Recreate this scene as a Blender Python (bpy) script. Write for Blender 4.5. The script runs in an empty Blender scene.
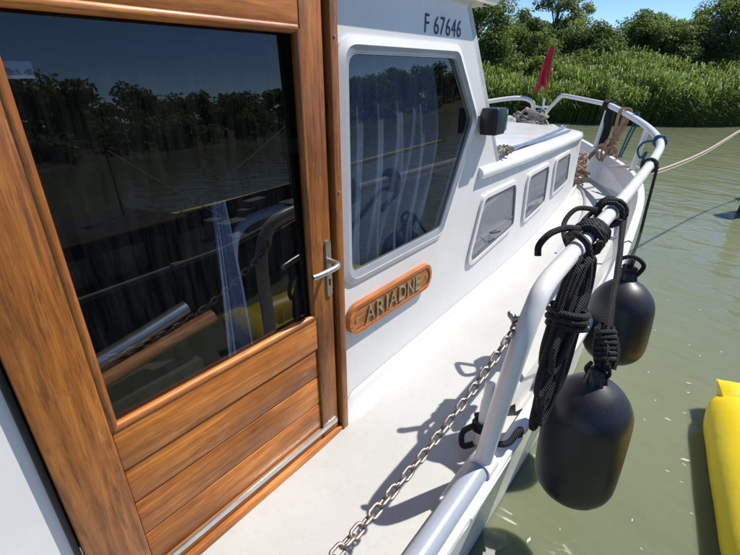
import bpy, bmesh, math, random
import numpy as np
from mathutils import Vector, Matrix, noise
random.seed(7); rng = np.random.default_rng(7)
scene = bpy.context.scene
COL = scene.collection
PI = math.pi

# ------------------------------------------------------------------ camera, sky, sun
# The boat is drawn upright in its own frame (x starboard, y forward, z up from eye height)
# and lies with a slight list to port on level water (world z = 0).
HEEL = math.radians(-3.0)
M = Matrix.Translation((0, 0, 2.2)) @ Matrix.Rotation(HEEL, 4, 'Y')
PITCH, YAW, FPX = math.radians(24.912), math.radians(38.325), 436.0
cam_d = bpy.data.cameras.new('camera'); cam = bpy.data.objects.new('camera', cam_d); COL.objects.link(cam)
cam_d.sensor_fit = 'HORIZONTAL'; cam_d.sensor_width = 36.0; cam_d.lens = FPX / 740.0 * 36.0
cam_d.clip_start = 0.02; cam_d.clip_end = 3000
cam.matrix_world = M @ Matrix.Translation((1, 0, 0)) @ Matrix.Rotation(YAW, 4, 'Z') @ Matrix.Rotation(PI/2 - PITCH, 4, 'X')
scene.camera = cam
SUN = (M.to_3x3() @ Vector((0.28, 0.45, 0.72))).normalized()
elev = math.asin(SUN.z); azim = math.atan2(SUN.x, SUN.y)
world = bpy.data.worlds.new('World'); scene.world = world; world.use_nodes = True
wn = world.node_tree.nodes; wl = world.node_tree.links
sky = wn.new('ShaderNodeTexSky'); sky.sky_type = 'NISHITA'; sky.sun_disc = False
sky.sun_elevation = elev; sky.sun_rotation = azim; sky.air_density = 0.55; sky.dust_density = 0.0; sky.ozone_density = 6.0
wl.new(sky.outputs[0], wn['Background'].inputs[0]); wn['Background'].inputs[1].default_value = 0.14
sd = bpy.data.lights.new('sun', 'SUN'); sd.energy = 4.6; sd.angle = math.radians(0.53); sd.color = (1.0, 0.955, 0.89)
so = bpy.data.objects.new('sun', sd); COL.objects.link(so)
so.rotation_euler = SUN.to_track_quat('Z', 'Y').to_euler(); so.location = (5, 5, 20)
scene.view_settings.view_transform = 'Standard'; scene.view_settings.look = 'None'
scene.view_settings.exposure = 0.30; scene.view_settings.gamma = 1.0
scene.view_settings.use_curve_mapping = False
scene.render.engine = 'CYCLES'

# ------------------------------------------------------------------ materials
MAT = {}
def newmat(name):
    m = bpy.data.materials.new(name); m.use_nodes = True
    nt = m.node_tree; MAT[name] = m
    return m, nt, nt.nodes['Principled BSDF']
def setp(b, **k):
    for n, v in k.items():
        b.inputs[n.replace('_', ' ')].default_value = v
def N(nt, t, **k):
    n = nt.nodes.new(t)
    for a, v in k.items(): setattr(n, a, v)
    return n
def coords(nt, scale=(1, 1, 1), kind='Object'):
    tc = N(nt, 'ShaderNodeTexCoord'); mp = N(nt, 'ShaderNodeMapping'); mp.inputs['Scale'].default_value = scale
    nt.links.new(tc.outputs[kind], mp.inputs['Vector']); return mp.outputs[0]
def noise_n(nt, vec, scale, detail=4, rough=0.55, dist=0.0):
    n = N(nt, 'ShaderNodeTexNoise'); n.inputs['Scale'].default_value = scale; n.inputs['Detail'].default_value = detail
    n.inputs['Roughness'].default_value = rough; n.inputs['Distortion'].default_value = dist
    nt.links.new(vec, n.inputs['Vector']); return n.outputs['Fac']
def ramp(nt, fac, stops):
    r = N(nt, 'ShaderNodeValToRGB'); e = r.color_ramp.elements
    while len(e) < len(stops): e.new(0.5)
    for el, (p, c) in zip(e, stops):
        el.position = p; el.color = (*c, 1) if len(c) == 3 else c
    nt.links.new(fac, r.inputs[0]); return r.outputs[0]
def mixc(nt, fac, a, b, mode='MIX'):
    n = N(nt, 'ShaderNodeMix', data_type='RGBA', blend_type=mode)
    for sock, v in ((n.inputs['Factor'], fac), (n.inputs['A'], a), (n.inputs['B'], b)):
        if isinstance(v, (int, float)): sock.default_value = v
        elif isinstance(v, tuple): sock.default_value = (*v, 1)
        else: nt.links.new(v, sock)
    # float factor socket is index 0, colour sockets 6/7
    return n
def mix(nt, fac, a, b, mode='MIX'):
    n = N(nt, 'ShaderNodeMix', data_type='RGBA', blend_type=mode)
    for i, v in ((0, fac), (6, a), (7, b)):
        s = n.inputs[i]
        if isinstance(v, (int, float)): s.default_value = v
        elif isinstance(v, tuple): s.default_value = (*v, 1)
        else: nt.links.new(v, s)
    return n.outputs[2]
def bump(nt, b, h, strength=0.3, dist=0.01):
    n = N(nt, 'ShaderNodeBump'); n.inputs['Strength'].default_value = strength; n.inputs['Distance'].default_value = dist
    nt.links.new(h, n.inputs['Height']); nt.links.new(n.outputs[0], b.inputs['Normal'])
def simple(name, col, rough=0.5, metal=0.0, var=0.15, vscale=6, bstr=0.0, bscale=60, spec=0.5, coat=0.0):
    m, nt, b = newmat(name); setp(b, Roughness=rough, Metallic=metal); b.inputs['Specular IOR Level'].default_value = spec
    b.inputs['Coat Weight'].default_value = coat
    v = coords(nt); f = noise_n(nt, v, vscale, 5)
    lo = tuple(c*(1-var) for c in col); hi = tuple(min(1, c*(1+var*0.6)) for c in col)
    nt.links.new(ramp(nt, f, [(0.3, lo), (0.7, hi)]), b.inputs['Base Color'])
    if bstr: bump(nt, b, noise_n(nt, v, bscale, 3), bstr, 0.004)
    return m

def gelcoat(name, col, rough, dirt=0.5, grain=0.0):
    m, nt, b = newmat(name); setp(b, Roughness=rough)
    v = coords(nt); f = noise_n(nt, v, 2.2, 6, 0.6)
    c = ramp(nt, f, [(0.35, tuple(x*0.93 for x in col)), (0.65, col)])
    vs = coords(nt, (9, 9, 0.9)); st = noise_n(nt, vs, 3.0, 6, 0.65, 0.4)     # weather streaks
    sf = ramp(nt, st, [(0.52, (0, 0, 0)), (0.78, (dirt*0.35,)*3)])
    c = mix(nt, sf, c, (col[0]*0.72, col[1]*0.68, col[2]*0.58))
    sp = noise_n(nt, v, 55, 3, 0.6); sf2 = ramp(nt, sp, [(0.70, (0, 0, 0)), (0.76, (dirt*0.5,)*3)])
    c = mix(nt, sf2, c, (0.30, 0.27, 0.22))
    nt.links.new(c, b.inputs['Base Color'])
    nt.links.new(ramp(nt, noise_n(nt, v, 5, 4), [(0.3, (rough*0.8,)*3), (0.7, (min(1, rough*1.25),)*3)]), b.inputs['Roughness'])
    if grain: bump(nt, b, noise_n(nt, v, 420, 2), grain, 0.002)
    else: bump(nt, b, noise_n(nt, v, 7, 3), 0.12, 0.006)
    return m
gelcoat('gelcoat', (0.86, 0.85, 0.82), 0.28, 0.25)
gelcoat('gelcoat_gloss', (0.88, 0.87, 0.85), 0.16, 0.15)
gelcoat('deck_paint', (0.53, 0.53, 0.505), 0.5, 0.9, 0.35)
gelcoat('bulwark_paint', (0.66, 0.66, 0.63), 0.4, 0.9)
gelcoat('rail_paint', (0.80, 0.79, 0.76), 0.25, 1.0)
gelcoat('sleeve_paint', (0.36, 0.40, 0.47), 0.35, 0.5)
simple('trim_grey', (0.42, 0.44, 0.46), 0.35, 0.2, 0.12)
simple('alu', (0.62, 0.62, 0.60), 0.3, 0.9, 0.2, 20)
simple('steel', (0.46, 0.40, 0.33), 0.45, 0.85, 0.6, 45, 0.3, 160)
simple('black_plastic', (0.012, 0.012, 0.014), 0.35, 0, 0.3)
simple('rubber_seal', (0.015, 0.015, 0.016), 0.6, 0, 0.3)
simple('registration_ink', (0.020, 0.024, 0.05), 0.5, 0, 0.3, 40)
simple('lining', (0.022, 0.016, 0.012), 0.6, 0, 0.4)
simple('seal_grey', (0.16, 0.165, 0.175), 0.5, 0, 0.2); simple('blind', (0.40, 0.405, 0.415), 0.8, 0, 0.15, 30, 0.2, 300)
simple('blind_dark', (0.26, 0.265, 0.28), 0.6, 0, 0.2)
simple('brass', (0.48, 0.42, 0.28), 0.45, 0.8, 0.45, 40)
simple('canvas', (0.42, 0.43, 0.45), 0.85, 0, 0.35, 5, 0.4, 120)
simple('tan_rope', (0.42, 0.26, 0.17), 0.9, 0, 0.4, 60, 0.5, 300)
simple('cream_rope', (0.62, 0.52, 0.40), 0.9, 0, 0.3, 60, 0.5, 300)
simple('blue_rope', (0.015, 0.09, 0.16), 0.8, 0, 0.4, 60, 0.5, 300)
simple('flag_red', (0.50, 0.035, 0.05), 0.8, 0, 0.3, 8)
simple('mop_head', (0.34, 0.31, 0.27), 0.95, 0, 0.5, 60, 0.6, 200)
simple('pole_blue', (0.22, 0.27, 0.36), 0.4, 0.3, 0.2, 20)
simple('bark', (0.10, 0.075, 0.05), 0.9, 0, 0.4, 8, 0.6, 20)
simple('pile_wood', (0.05, 0.036, 0.026), 0.8, 0, 0.5, 6, 0.8, 30)
simple('soil', (0.06, 0.065, 0.025), 0.95, 0, 0.4, 1.5, 0.6, 4)
simple('dark_hull', (0.018, 0.020, 0.024), 0.45, 0, 0.4)
simple('dark_deck', (0.05, 0.045, 0.04), 0.8, 0, 0.5)
simple('barge_light', (0.35, 0.34, 0.32), 0.6, 0, 0.3)
simple('raft_floor', (0.02, 0.02, 0.022), 0.5, 0, 0.3)
simple('leaf_fleck', (0.55, 0.52, 0.42), 0.6, 0, 0.3)

def rope_mat(name, col, scale=1.0):
    m, nt, b = newmat(name); setp(b, Roughness=0.75)
    v = coords(nt); f = noise_n(nt, v, 260*scale, 3, 0.6)
    nt.links.new(ramp(nt, f, [(0.35, tuple(c*0.5 for c in col)), (0.72, tuple(c*1.5 for c in col))]), b.inputs['Base Color'])
    w = N(nt, 'ShaderNodeTexWave', wave_type='BANDS', bands_direction='DIAGONAL'); w.inputs['Scale'].default_value = 45*scale
    w.inputs['Distortion'].default_value = 2.0
    nt.links.new(v, w.inputs['Vector']); bump(nt, b, w.outputs['Fac'], 0.7, 0.004)
    return m
rope_mat('black_rope', (0.010, 0.010, 0.011))

def wood(name, axis, tone=(1, 1, 1), wear=0.5):
    """varnished mahogany, grain along axis (0 x,1 y,2 z)"""
    m, nt, b = newmat(name)
    s = [22, 22, 22]; s[axis] = 1.3
    oi = N(nt, 'ShaderNodeObjectInfo')
    tc = N(nt, 'ShaderNodeTexCoord'); ad = N(nt, 'ShaderNodeVectorMath', operation='ADD')
    sc = N(nt, 'ShaderNodeVectorMath', operation='SCALE'); sc.inputs[3].default_value = 7.0
    cb = N(nt, 'ShaderNodeCombineXYZ')
    for i in range(3): nt.links.new(oi.outputs['Random'], cb.inputs[i])
    nt.links.new(cb.outputs[0], sc.inputs[0]); nt.links.new(tc.outputs['Object'], ad.inputs[0]); nt.links.new(sc.outputs[0], ad.inputs[1])
    mp = N(nt, 'ShaderNodeMapping'); mp.inputs['Scale'].default_value = s; nt.links.new(ad.outputs[0], mp.inputs['Vector'])
    g = noise_n(nt, mp.outputs[0], 2.2, 8, 0.62, 0.9)
    s2 = [300, 300, 300]; s2[axis] = 11.0
    mp2 = N(nt, 'ShaderNodeMapping'); mp2.inputs['Scale'].default_value = s2; nt.links.new(ad.outputs[0], mp2.inputs['Vector'])
    g2 = noise_n(nt, mp2.outputs[0], 1.6, 4, 0.6)
    c = ramp(nt, g, [(0.25, (0.22, 0.070, 0.011)), (0.43, (0.36, 0.130, 0.022)), (0.58, (0.48, 0.188, 0.036)), (0.78, (0.63, 0.285, 0.070))])
    pores = ramp(nt, g2, [(0.36, (0.38, 0.33, 0.30)), (0.48, (1, 1, 1))])
    pm = ramp(nt, noise_n(nt, ad.outputs[0], 6.5, 4, 0.65), [(0.38, (0.10,)*3), (0.66, (1.0,)*3)])
    c = mix(nt, pm, c, mix(nt, 1.0, c, pores, 'MULTIPLY'))
    bl = noise_n(nt, ad.outputs[0], 2.6, 3)
    c = mix(nt, 1.0, c, ramp(nt, bl, [(0.3, (0.58, 0.52, 0.46)), (0.65, (1.10, 1.06, 1.0))]), 'MULTIPLY')
    s3 = [60, 60, 60]; s3[axis] = 8                                    # worn pale flecks in the varnish
    mp3 = N(nt, 'ShaderNodeMapping'); mp3.inputs['Scale'].default_value = s3; nt.links.new(ad.outputs[0], mp3.inputs['Vector'])
    wf = noise_n(nt, mp3.outputs[0], 1.3, 5, 0.7)
    c = mix(nt, ramp(nt, wf, [(0.62, (0, 0, 0)), (0.72, (0.55,)*3)]), c, (0.60, 0.33, 0.12))
    vr = N(nt, 'ShaderNodeMapRange'); nt.links.new(oi.outputs['Random'], vr.inputs[0]); vr.inputs[3].default_value = 0.82; vr.inputs[4].default_value = 1.12
    hs = N(nt, 'ShaderNodeHueSaturation'); nt.links.new(vr.outputs[0], hs.inputs['Value']); nt.links.new(c, hs.inputs['Color'])
    c = mix(nt, 1.0, hs.outputs[0], tone, 'MULTIPLY')
    s4 = [38, 38, 38]; s4[axis] = 4.5                                  # dark weathered streaks where the varnish has gone
    mp4 = N(nt, 'ShaderNodeMapping'); mp4.inputs['Scale'].default_value = s4; nt.links.new(ad.outputs[0], mp4.inputs['Vector'])
    wk = noise_n(nt, mp4.outputs[0], 1.5, 7, 0.72, 0.5)
    c = mix(nt, ramp(nt, wk, [(0.50, (0, 0, 0)), (0.66, (wear,)*3)]), c, (0.075, 0.026, 0.008))
    nt.links.new(c, b.inputs['Base Color'])
    nt.links.new(ramp(nt, wk, [(0.4, (0.40,)*3), (0.65, (0.62,)*3)]), b.inputs['Roughness']); b.inputs['Coat Weight'].default_value = 0.14; b.inputs['Coat Roughness'].default_value = 0.3
    bump(nt, b, g2, 0.25, 0.0015)
    return m
wood('wood_y', 1, (1.22, 1.12, 1.0), 0.32); wood('wood_z', 2, (.90, .84, .76), 0.70)
wood('wood_plate', 1, (1.1, 1.0, 1.0), 0.2)

def glass(name, tint, base=0.045, rough=0.0):
    m = bpy.data.materials.new(name); m.use_nodes = True; nt = m.node_tree; MAT[name] = m
    nt.nodes.remove(nt.nodes['Principled BSDF'])
    lw = N(nt, 'ShaderNodeLayerWeight'); lw.inputs[0].default_value = 0.5
    pw = N(nt, 'ShaderNodeMath', operation='POWER'); nt.links.new(lw.outputs['Facing'], pw.inputs[0]); pw.inputs[1].default_value = 5.0
    mr = N(nt, 'ShaderNodeMapRange'); nt.links.new(pw.outputs[0], mr.inputs[0]); mr.inputs[3].default_value = base; mr.inputs[4].default_value = 1.0
    tr = N(nt, 'ShaderNodeBsdfTransparent'); tr.inputs[0].default_value = (*tint, 1)
    gl = N(nt, 'ShaderNodeBsdfGlossy'); gl.inputs['Roughness'].default_value = rough
    ms = N(nt, 'ShaderNodeMixShader'); nt.links.new(mr.outputs[0], ms.inputs[0]); nt.links.new(tr.outputs[0], ms.inputs[1]); nt.links.new(gl.outputs[0], ms.inputs[2])
    # thin film of dust
    df = N(nt, 'ShaderNodeBsdfDiffuse'); df.inputs[0].default_value = (0.5, 0.5, 0.48, 1)
    v = coords(nt, (1, 9, .8)); d = noise_n(nt, v, 4.5, 7, 0.72, 0.3); dr = ramp(nt, d, [(0.42, (0.003,)*3), (0.80, (0.030,)*3)])
    m2 = N(nt, 'ShaderNodeMixShader'); nt.links.new(dr, m2.inputs[0]); nt.links.new(ms.outputs[0], m2.inputs[1]); nt.links.new(df.outputs[0], m2.inputs[2])
    nt.links.new(m2.outputs[0], nt.nodes['Material Output'].inputs[0]); return m
glass('door_glass', (0.52, 0.55, 0.60), 0.065)
glass('window_glass', (0.55, 0.58, 0.62), 0.085)
glass('cabin_glass', (0.85, 0.87, 0.90), 0.05)

def cloth(name, col):
    m, nt, b = newmat(name); setp(b, Roughness=0.9)
    v = coords(nt); f = noise_n(nt, v, 160, 4, 0.7); g = noise_n(nt, v, 7, 3)
    c = ramp(nt, f, [(0.3, tuple(x*0.6 for x in col)), (0.7, tuple(x*1.35 for x in col))])
    c = mix(nt, 1.0, c, ramp(nt, g, [(0.3, (0.8,)*3), (0.7, (1.1,)*3)]), 'MULTIPLY')
    nt.links.new(c, b.inputs['Base Color']); bump(nt, b, f, 0.3, 0.002); return m
cloth('curtain_pale', (0.30, 0.37, 0.50)); cloth('light_block_cloth', (0.03, 0.035, 0.05)); cloth('curtain_blue', (0.20, 0.27, 0.38))

def fender_mat():
    m, nt, b = newmat('fender_rubber'); setp(b, Roughness=0.42)
    v = coords(nt); f = noise_n(nt, v, 5, 6, 0.65); g = noise_n(nt, v, 90, 4, 0.7)
    c = ramp(nt, f, [(0.35, (0.010, 0.011, 0.014)), (0.7, (0.022, 0.024, 0.03))])
    c = mix(nt, ramp(nt, g, [(0.58, (0, 0, 0)), (0.75, (0.5,)*3)]), c, (0.075, 0.075, 0.078))
    vz = coords(nt, (6, 6, 40)); sc2 = noise_n(nt, vz, 1.2, 5, 0.7); c = mix(nt, ramp(nt, sc2, [(0.64, (0, 0, 0)), (0.72, (0.4,)*3)]), c, (0.09, 0.09, 0.09))
    vs = coords(nt, (1, 1, 0.12)); s = noise_n(nt, vs, 9, 5, 0.7)
    c = mix(nt, ramp(nt, s, [(0.58, (0, 0, 0)), (0.8, (0.35,)*3)]), c, (0.06, 0.045, 0.025))
    nt.links.new(c, b.inputs['Base Color'])
    nt.links.new(ramp(nt, f, [(0.3, (0.34,)*3), (0.7, (0.5,)*3)]), b.inputs['Roughness'])
    bump(nt, b, f, 0.2, 0.006)
fender_mat()
def yellow_mat():
    m, nt, b = newmat('yellow_pvc'); setp(b, Roughness=0.38)
    v = coords(nt); f = noise_n(nt, v, 4, 5, 0.6)
    c = ramp(nt, f, [(0.3, (0.84, 0.62, 0.006)), (0.7, (0.90, 0.69, 0.008))])
    g = noise_n(nt, v, 30, 5, 0.7); c = mix(nt, ramp(nt, g, [(0.66, (0, 0, 0)), (0.85, (0.2,)*3)]), c, (0.55, 0.40, 0.03))
    nt.links.new(c, b.inputs['Base Color'])
    n1 = noise_n(nt, coords(nt, (3, 9, 9)), 2.2, 4, 0.5, 0.6); bump(nt, b, n1, 0.10, 0.03)
yellow_mat()
def lens_mat():
    m, nt, b = newmat('green_lens'); setp(b, Roughness=0.1); b.inputs['Base Color'].default_value = (0.0, 0.16, 0.11, 1)
    b.inputs['Coat Weight'].default_value = 1.0
lens_mat()
def leaf(name, lo, hi, sss=0.25, straw=None):
    m, nt, b = newmat(name); setp(b, Roughness=0.55)
    at = N(nt, 'ShaderNodeAttribute'); at.attribute_name = 'tint'
    c = ramp(nt, at.outputs['Fac'], [(0.0, lo), (0.88, hi), (0.93, hi), (0.97, straw)] if straw else [(0.0, lo), (1.0, hi)])
    nt.links.new(c, b.inputs['Base Color'])
    tl = N(nt, 'ShaderNodeBsdfTranslucent'); nt.links.new(mix(nt, 1.0, c, (1.25, 1.35, 0.6), 'MULTIPLY'), tl.inputs[0])
    ms = N(nt, 'ShaderNodeMixShader'); ms.inputs[0].default_value = sss
    nt.links.new(b.outputs[0], ms.inputs[1]); nt.links.new(tl.outputs[0], ms.inputs[2])
    nt.links.new(ms.outputs[0], nt.nodes['Material Output'].inputs[0])
leaf('leaf_mid', (0.090, 0.130, 0.040), (0.215, 0.270, 0.095), 0.55)
leaf('leaf_dark', (0.068, 0.100, 0.034), (0.165, 0.212, 0.075), 0.52)
leaf('leaf_grey', (0.105, 0.135, 0.062), (0.230, 0.275, 0.128), 0.55)
leaf('reed_leaf', (0.070, 0.120, 0.022), (0.215, 0.30, 0.070), 0.42, (0.34, 0.29, 0.14))

def water_mat():
    m, nt, b = newmat('water'); setp(b, Roughness=0.04, IOR=1.333)
    tc = N(nt, 'ShaderNodeTexCoord'); v = tc.outputs['Object']
    big = noise_n(nt, v, 0.35, 4, 0.5); c = ramp(nt, big, [(0.3, (0.172, 0.194, 0.112)), (0.7, (0.204, 0.222, 0.134))])
    nt.links.new(c, b.inputs['Base Color'])
    mp = N(nt, 'ShaderNodeMapping'); nt.links.new(v, mp.inputs['Vector']); mp.inputs['Rotation'].default_value = (0, 0, math.radians(-25)); mp.inputs['Scale'].default_value = (0.7, 1.5, 1)
    n1 = noise_n(nt, mp.outputs[0], 1.5, 3, 0.5, 0.3); n2 = noise_n(nt, mp.outputs[0], 5.0, 2, 0.5, 0.2)
    sh = N(nt, 'ShaderNodeMath', operation='MULTIPLY'); nt.links.new(n2, sh.inputs[0]); sh.inputs[1].default_value = 0.22
    ad = N(nt, 'ShaderNodeMath', operation='ADD'); nt.links.new(n1, ad.inputs[0]); nt.links.new(sh.outputs[0], ad.inputs[1])
    bump(nt, b, ad.outputs[0], 0.17, 0.22)
    b.inputs['Subsurface Weight'].default_value = 1.0; b.inputs['Subsurface Radius'].default_value = (0.5, 0.55, 0.3); b.inputs['Subsurface Scale'].default_value = 0.35
water_mat()

# ------------------------------------------------------------------ mesh helpers
def link(name, me, mat, parent=None, smooth=None):
    o = bpy.data.objects.new(name, me); COL.objects.link(o)
    if mat: me.materials.append(MAT[mat])
    if parent: o.parent = parent
    if smooth is not None and len(me.polygons):
        me.polygons.foreach_set('use_smooth', [True]*len(me.polygons))
        if smooth > 0 and hasattr(me, 'set_sharp_from_angle'): me.set_sharp_from_angle(angle=math.radians(smooth))
    return o
class MB:
    def __init__(s): s.v = []; s.f = []
    def add(s, vs, fs):
        k = len(s.v); s.v += [tuple(p) for p in vs]; s.f += [tuple(i+k for i in f) for f in fs]; return s
    def box(s, a, b, mtx=None):
        x0, y0, z0 = a; x1, y1, z1 = b
        vs = [Vector(p) for p in ((x0,y0,z0),(x1,y0,z0),(x1,y1,z0),(x0,y1,z0),(x0,y0,z1),(x1,y0,z1),(x1,y1,z1),(x0,y1,z1))]
        if mtx: vs = [mtx @ p for p in vs]
        return s.add(vs, [(0,3,2,1),(4,5,6,7),(0,1,5,4),(1,2,6,5),(2,3,7,6),(3,0,4,7)])
    def bbox(s, a, b, bev=0.004, seg=2, mtx=None):
        bm = bmesh.new(); bmesh.ops.create_cube(bm, size=1)
        for v in bm.verts:
            v.co = Vector([(a[i]+b[i])/2 + v.co[i]*(b[i]-a[i]) for i in range(3)])
        bmesh.ops.bevel(bm, geom=list(bm.edges), offset=bev, segments=seg, affect='EDGES', profile=0.5)
        bm.verts.index_update()
        s.add([(mtx @ v.co if mtx else v.co.copy()) for v in bm.verts], [[v.index for v in f.verts] for f in bm.faces]); bm.free(); return s
    def tube(s, pts, r, n=12, closed=False, caps=True):
        P = [Vector(p) for p in pts]; m = len(P)
        rs = r if isinstance(r, (list, tuple)) else [r]*m
        T = []
        for i in range(m):
            a = P[(i-1) % m] if (closed or i > 0) else P[0]; b = P[(i+1) % m] if (closed or i < m-1) else P[-1]
            t = b-a; T.append(t.normalized() if t.length > 1e-9 else Vector((0, 0, 1)))
        u = T[0].orthogonal().normalized(); vs = []; fs = []
        for i in range(m):
            u = (u - T[i]*u.dot(T[i]))
            u = u.normalized() if u.length > 1e-6 else T[i].orthogonal().normalized()
            w = T[i].cross(u)
            for k in range(n):
                a = 2*PI*k/n; vs.append(P[i] + (u*math.cos(a)+w*math.sin(a))*rs[i])
        for i in range(m if closed else m-1):
            j = (i+1) % m
            for k in range(n):
                l = (k+1) % n; fs.append((i*n+k, i*n+l, j*n+l, j*n+k))
        if caps and not closed:
            fs.append(tuple(range(n))[::-1]); fs.append(tuple((m-1)*n+k for k in range(n)))
        return s.add(vs, fs)
    def lathe(s, prof, n=24, mtx=None):
        vs = []; fs = []
        for r, z in prof:
            for k in range(n):
                a = 2*PI*k/n; vs.append(Vector((r*math.cos(a), r*math.sin(a), z)))
        for i in range(len(prof)-1):
            for k in range(n):
                l = (k+1) % n; fs.append((i*n+k, i*n+l, (i+1)*n+l, (i+1)*n+k))
        fs.append(tuple(range(n))[::-1]); fs.append(tuple((len(prof)-1)*n+k for k in range(n)))
        if mtx: vs = [mtx @ v for v in vs]
        return s.add(vs, fs)
    def grid(s, rows, flip=False, closed=False):
        n = len(rows[0]); vs = [p for r in rows for p in r]; fs = []
        for i in range(len(rows)-1):
            for k in range(n if closed else n-1):
                l = (k+1) % n
                q = (i*n+k, i*n+l, (i+1)*n+l, (i+1)*n+k); fs.append(q[::-1] if flip else q)
        return s.add(vs, fs)
    def mesh(s, name='m', offset=None):
        me = bpy.data.meshes.new(name)
        vs = s.v if offset is None else [(p[0]-offset[0], p[1]-offset[1], p[2]-offset[2]) for p in s.v]
        me.from_pydata(vs, [], s.f); me.update()
        bm = bmesh.new(); bm.from_mesh(me); bmesh.ops.recalc_face_normals(bm, faces=bm.faces); bm.to_mesh(me); bm.free()
        return me
    def obj(s, name, mat, parent=None, smooth=40):
        return link(name, s.mesh(name), mat, parent, smooth)
def cr(pts, n=8, closed=False):
    """Catmull-Rom through points"""
    P = [Vector(p) for p in pts]; m = len(P); out = []
    for i in range(m if closed else m-1):
        g = lambda k: P[k % m] if closed else P[max(0, min(m-1, k))]
        p0, p1, p2, p3 = g(i-1), g(i), g(i+1), g(i+2)
        for k in range(n):
            t = k/n; out.append(0.5*((2*p1)+(p2-p0)*t+(2*p0-5*p1+4*p2-p3)*t*t+(3*p1-p0-3*p2+p3)*t**3))
    if not closed: out.append(P[-1])
    return out
def interp(y, tab):
    for (a, va), (b, vb) in zip(tab, tab[1:]):
        if y <= b:
            t = max(0, (y-a)/(b-a)); t = t; return va+(vb-va)*t
    return tab[-1][1]
def tag(o, label=None, cat=None, group=None, kind=None):
    if label: o['label'] = label
    if cat: o['category'] = cat
    if group: o['group'] = group
    if kind: o['kind'] = kind
    return o
def boat_thing(name, base, label, cat, group=None):
    """Empty resting on the boat; its parts are drawn in boat coordinates minus base"""
    e = bpy.data.objects.new(name, None); COL.objects.link(e); e.empty_display_size = 0.05
    e.matrix_world = M @ Matrix.Translation(base); tag(e, label, cat, group); return e
def part(mb, name, mat, thing, base, smooth=40):
    return link(name, mb.mesh(name, base), mat, thing, smooth)
def boat_mesh(mb, name, mat, base, label, cat, group=None, smooth=40):
    o = link(name, mb.mesh(name, base), mat, None, smooth); o.matrix_world = M @ Matrix.Translation(base)
    return tag(o, label, cat, group)
def round_poly(pts, r, seg=6):
    out = []; n = len(pts)
    for i in range(n):
        p = Vector(pts[i]); a = (Vector(pts[i-1])-p); b = (Vector(pts[(i+1) % n])-p)
        ang = a.angle(b); d = min(r/math.tan(ang/2), a.length*0.45, b.length*0.45)
        p0 = p+a.normalized()*d; p1 = p+b.normalized()*d
        for k in range(seg+1):
            t = k/seg; out.append(tuple(p0*(1-t)**2+p*2*t*(1-t)+p1*t*t))
    return out
def offset_poly(pts, d):
    """grow a convex polygon by d"""
    n = len(pts); A = sum(pts[i][0]*pts[(i+1) % n][1]-pts[(i+1) % n][0]*pts[i][1] for i in range(n)); sgn = 1 if A > 0 else -1
    L = []
    for i in range(n):
        a = Vector(pts[i]); b = Vector(pts[(i+1) % n]); t = (b-a).normalized(); nrm = Vector((t.y, -t.x))*sgn
        L.append((a+nrm*d, t))
    out = []
    for i in range(n):
        (p, t), (q, u) = L[i-1], L[i]
        den = t.x*u.y-t.y*u.x; s = ((q.x-p.x)*u.y-(q.y-p.y)*u.x)/den; out.append(tuple(p+t*s))
    return out
def plate(outer, holes, xf, th, curve=None):
    """plate in the y-z plane: front at x=xf, back at xf-th, with holes"""
    bm = bmesh.new(); loops = []
    for lp in [outer]+holes:
        vs = [bm.verts.new((xf, p[0], p[1])) for p in lp]
        es = [bm.edges.new((vs[i], vs[(i+1) % len(vs)])) for i in range(len(vs))]; loops.append(vs)
    bmesh.ops.triangle_fill(bm, use_beauty=True, edges=list(bm.edges), use_dissolve=False)
    front = list(bm.faces); back = {}
    for lp in loops:
        for v in lp: back[v] = bm.verts.new((xf-th, v.co.y, v.co.z))
    for f in front: bm.faces.new([back[v] for v in reversed(f.verts)])
    for lp in loops:
        for i in range(len(lp)):
            a, b = lp[i], lp[(i+1) % len(lp)]; bm.faces.new((a, b, back[b], back[a]))
    mb = MB(); bm.verts.index_update()
    mb.add([v.co.copy() for v in bm.verts], [[v.index for v in f.verts] for f in bm.faces]); bm.free()
    if curve: mb.v = [(p[0]+curve(p[1]), p[1], p[2]) for p in mb.v]
    return mb
def ring(outer, inner, x0, x1, xin=None, curve=None):
    """frame ring between two polygons of equal count, from x0 (back) to x1 (front); inner lip at xin"""
    xin = x1 if xin is None else xin; c = curve or (lambda y: 0)
    rows = [[(x0+c(p[0]), *p) for p in outer], [(x1+c(p[0]), *p) for p in outer], [(xin+c(p[0]), *p) for p in inner], [(x0+c(p[0]), *p) for p in inner]]
    rows.append(rows[0]); return MB().grid(rows, closed=True)

# ------------------------------------------------------------------ setting: water, banks
def flat(name, mat, rows, kind='structure', smooth=30):
    o = MB().grid(rows).obj(name, mat, None, smooth); tag(o, kind=kind); return o
g = np.concatenate([-np.geomspace(900, 1, 26), [0], np.geomspace(1, 900, 26)])
water = flat('water', 'water', [[(x+1, y+5, 0) for x in g] for y in g])
BANK = [(-140, -70), (-60, -14), (-28, 5), (-14, 13.6), (-7.26, 19.0), (-4.97, 21.3), (-3.5, 22.4), (-0.08, 26.2), (1.4, 28.8), (6, 34), (18, 44), (40, 56), (90, 70), (240, 90)]
def bank_frame(t):
    """t in metres along the bank polyline from vertex 4"""
    acc = [0]
    for a, b in zip(BANK, BANK[1:]): acc.append(acc[-1]+math.dist(a, b))
    s = t+acc[4]
    for i in range(len(BANK)-1):
        if s <= acc[i+1] or i == len(BANK)-2:
            u = (s-acc[i])/(acc[i+1]-acc[i]); a, b = BANK[i], BANK[i+1]
            d = Vector((b[0]-a[0], b[1]-a[1])).normalized()
            return Vector((a[0]+(b[0]-a[0])*u, a[1]+(b[1]-a[1])*u)), Vector((-d.y, d.x))
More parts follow.
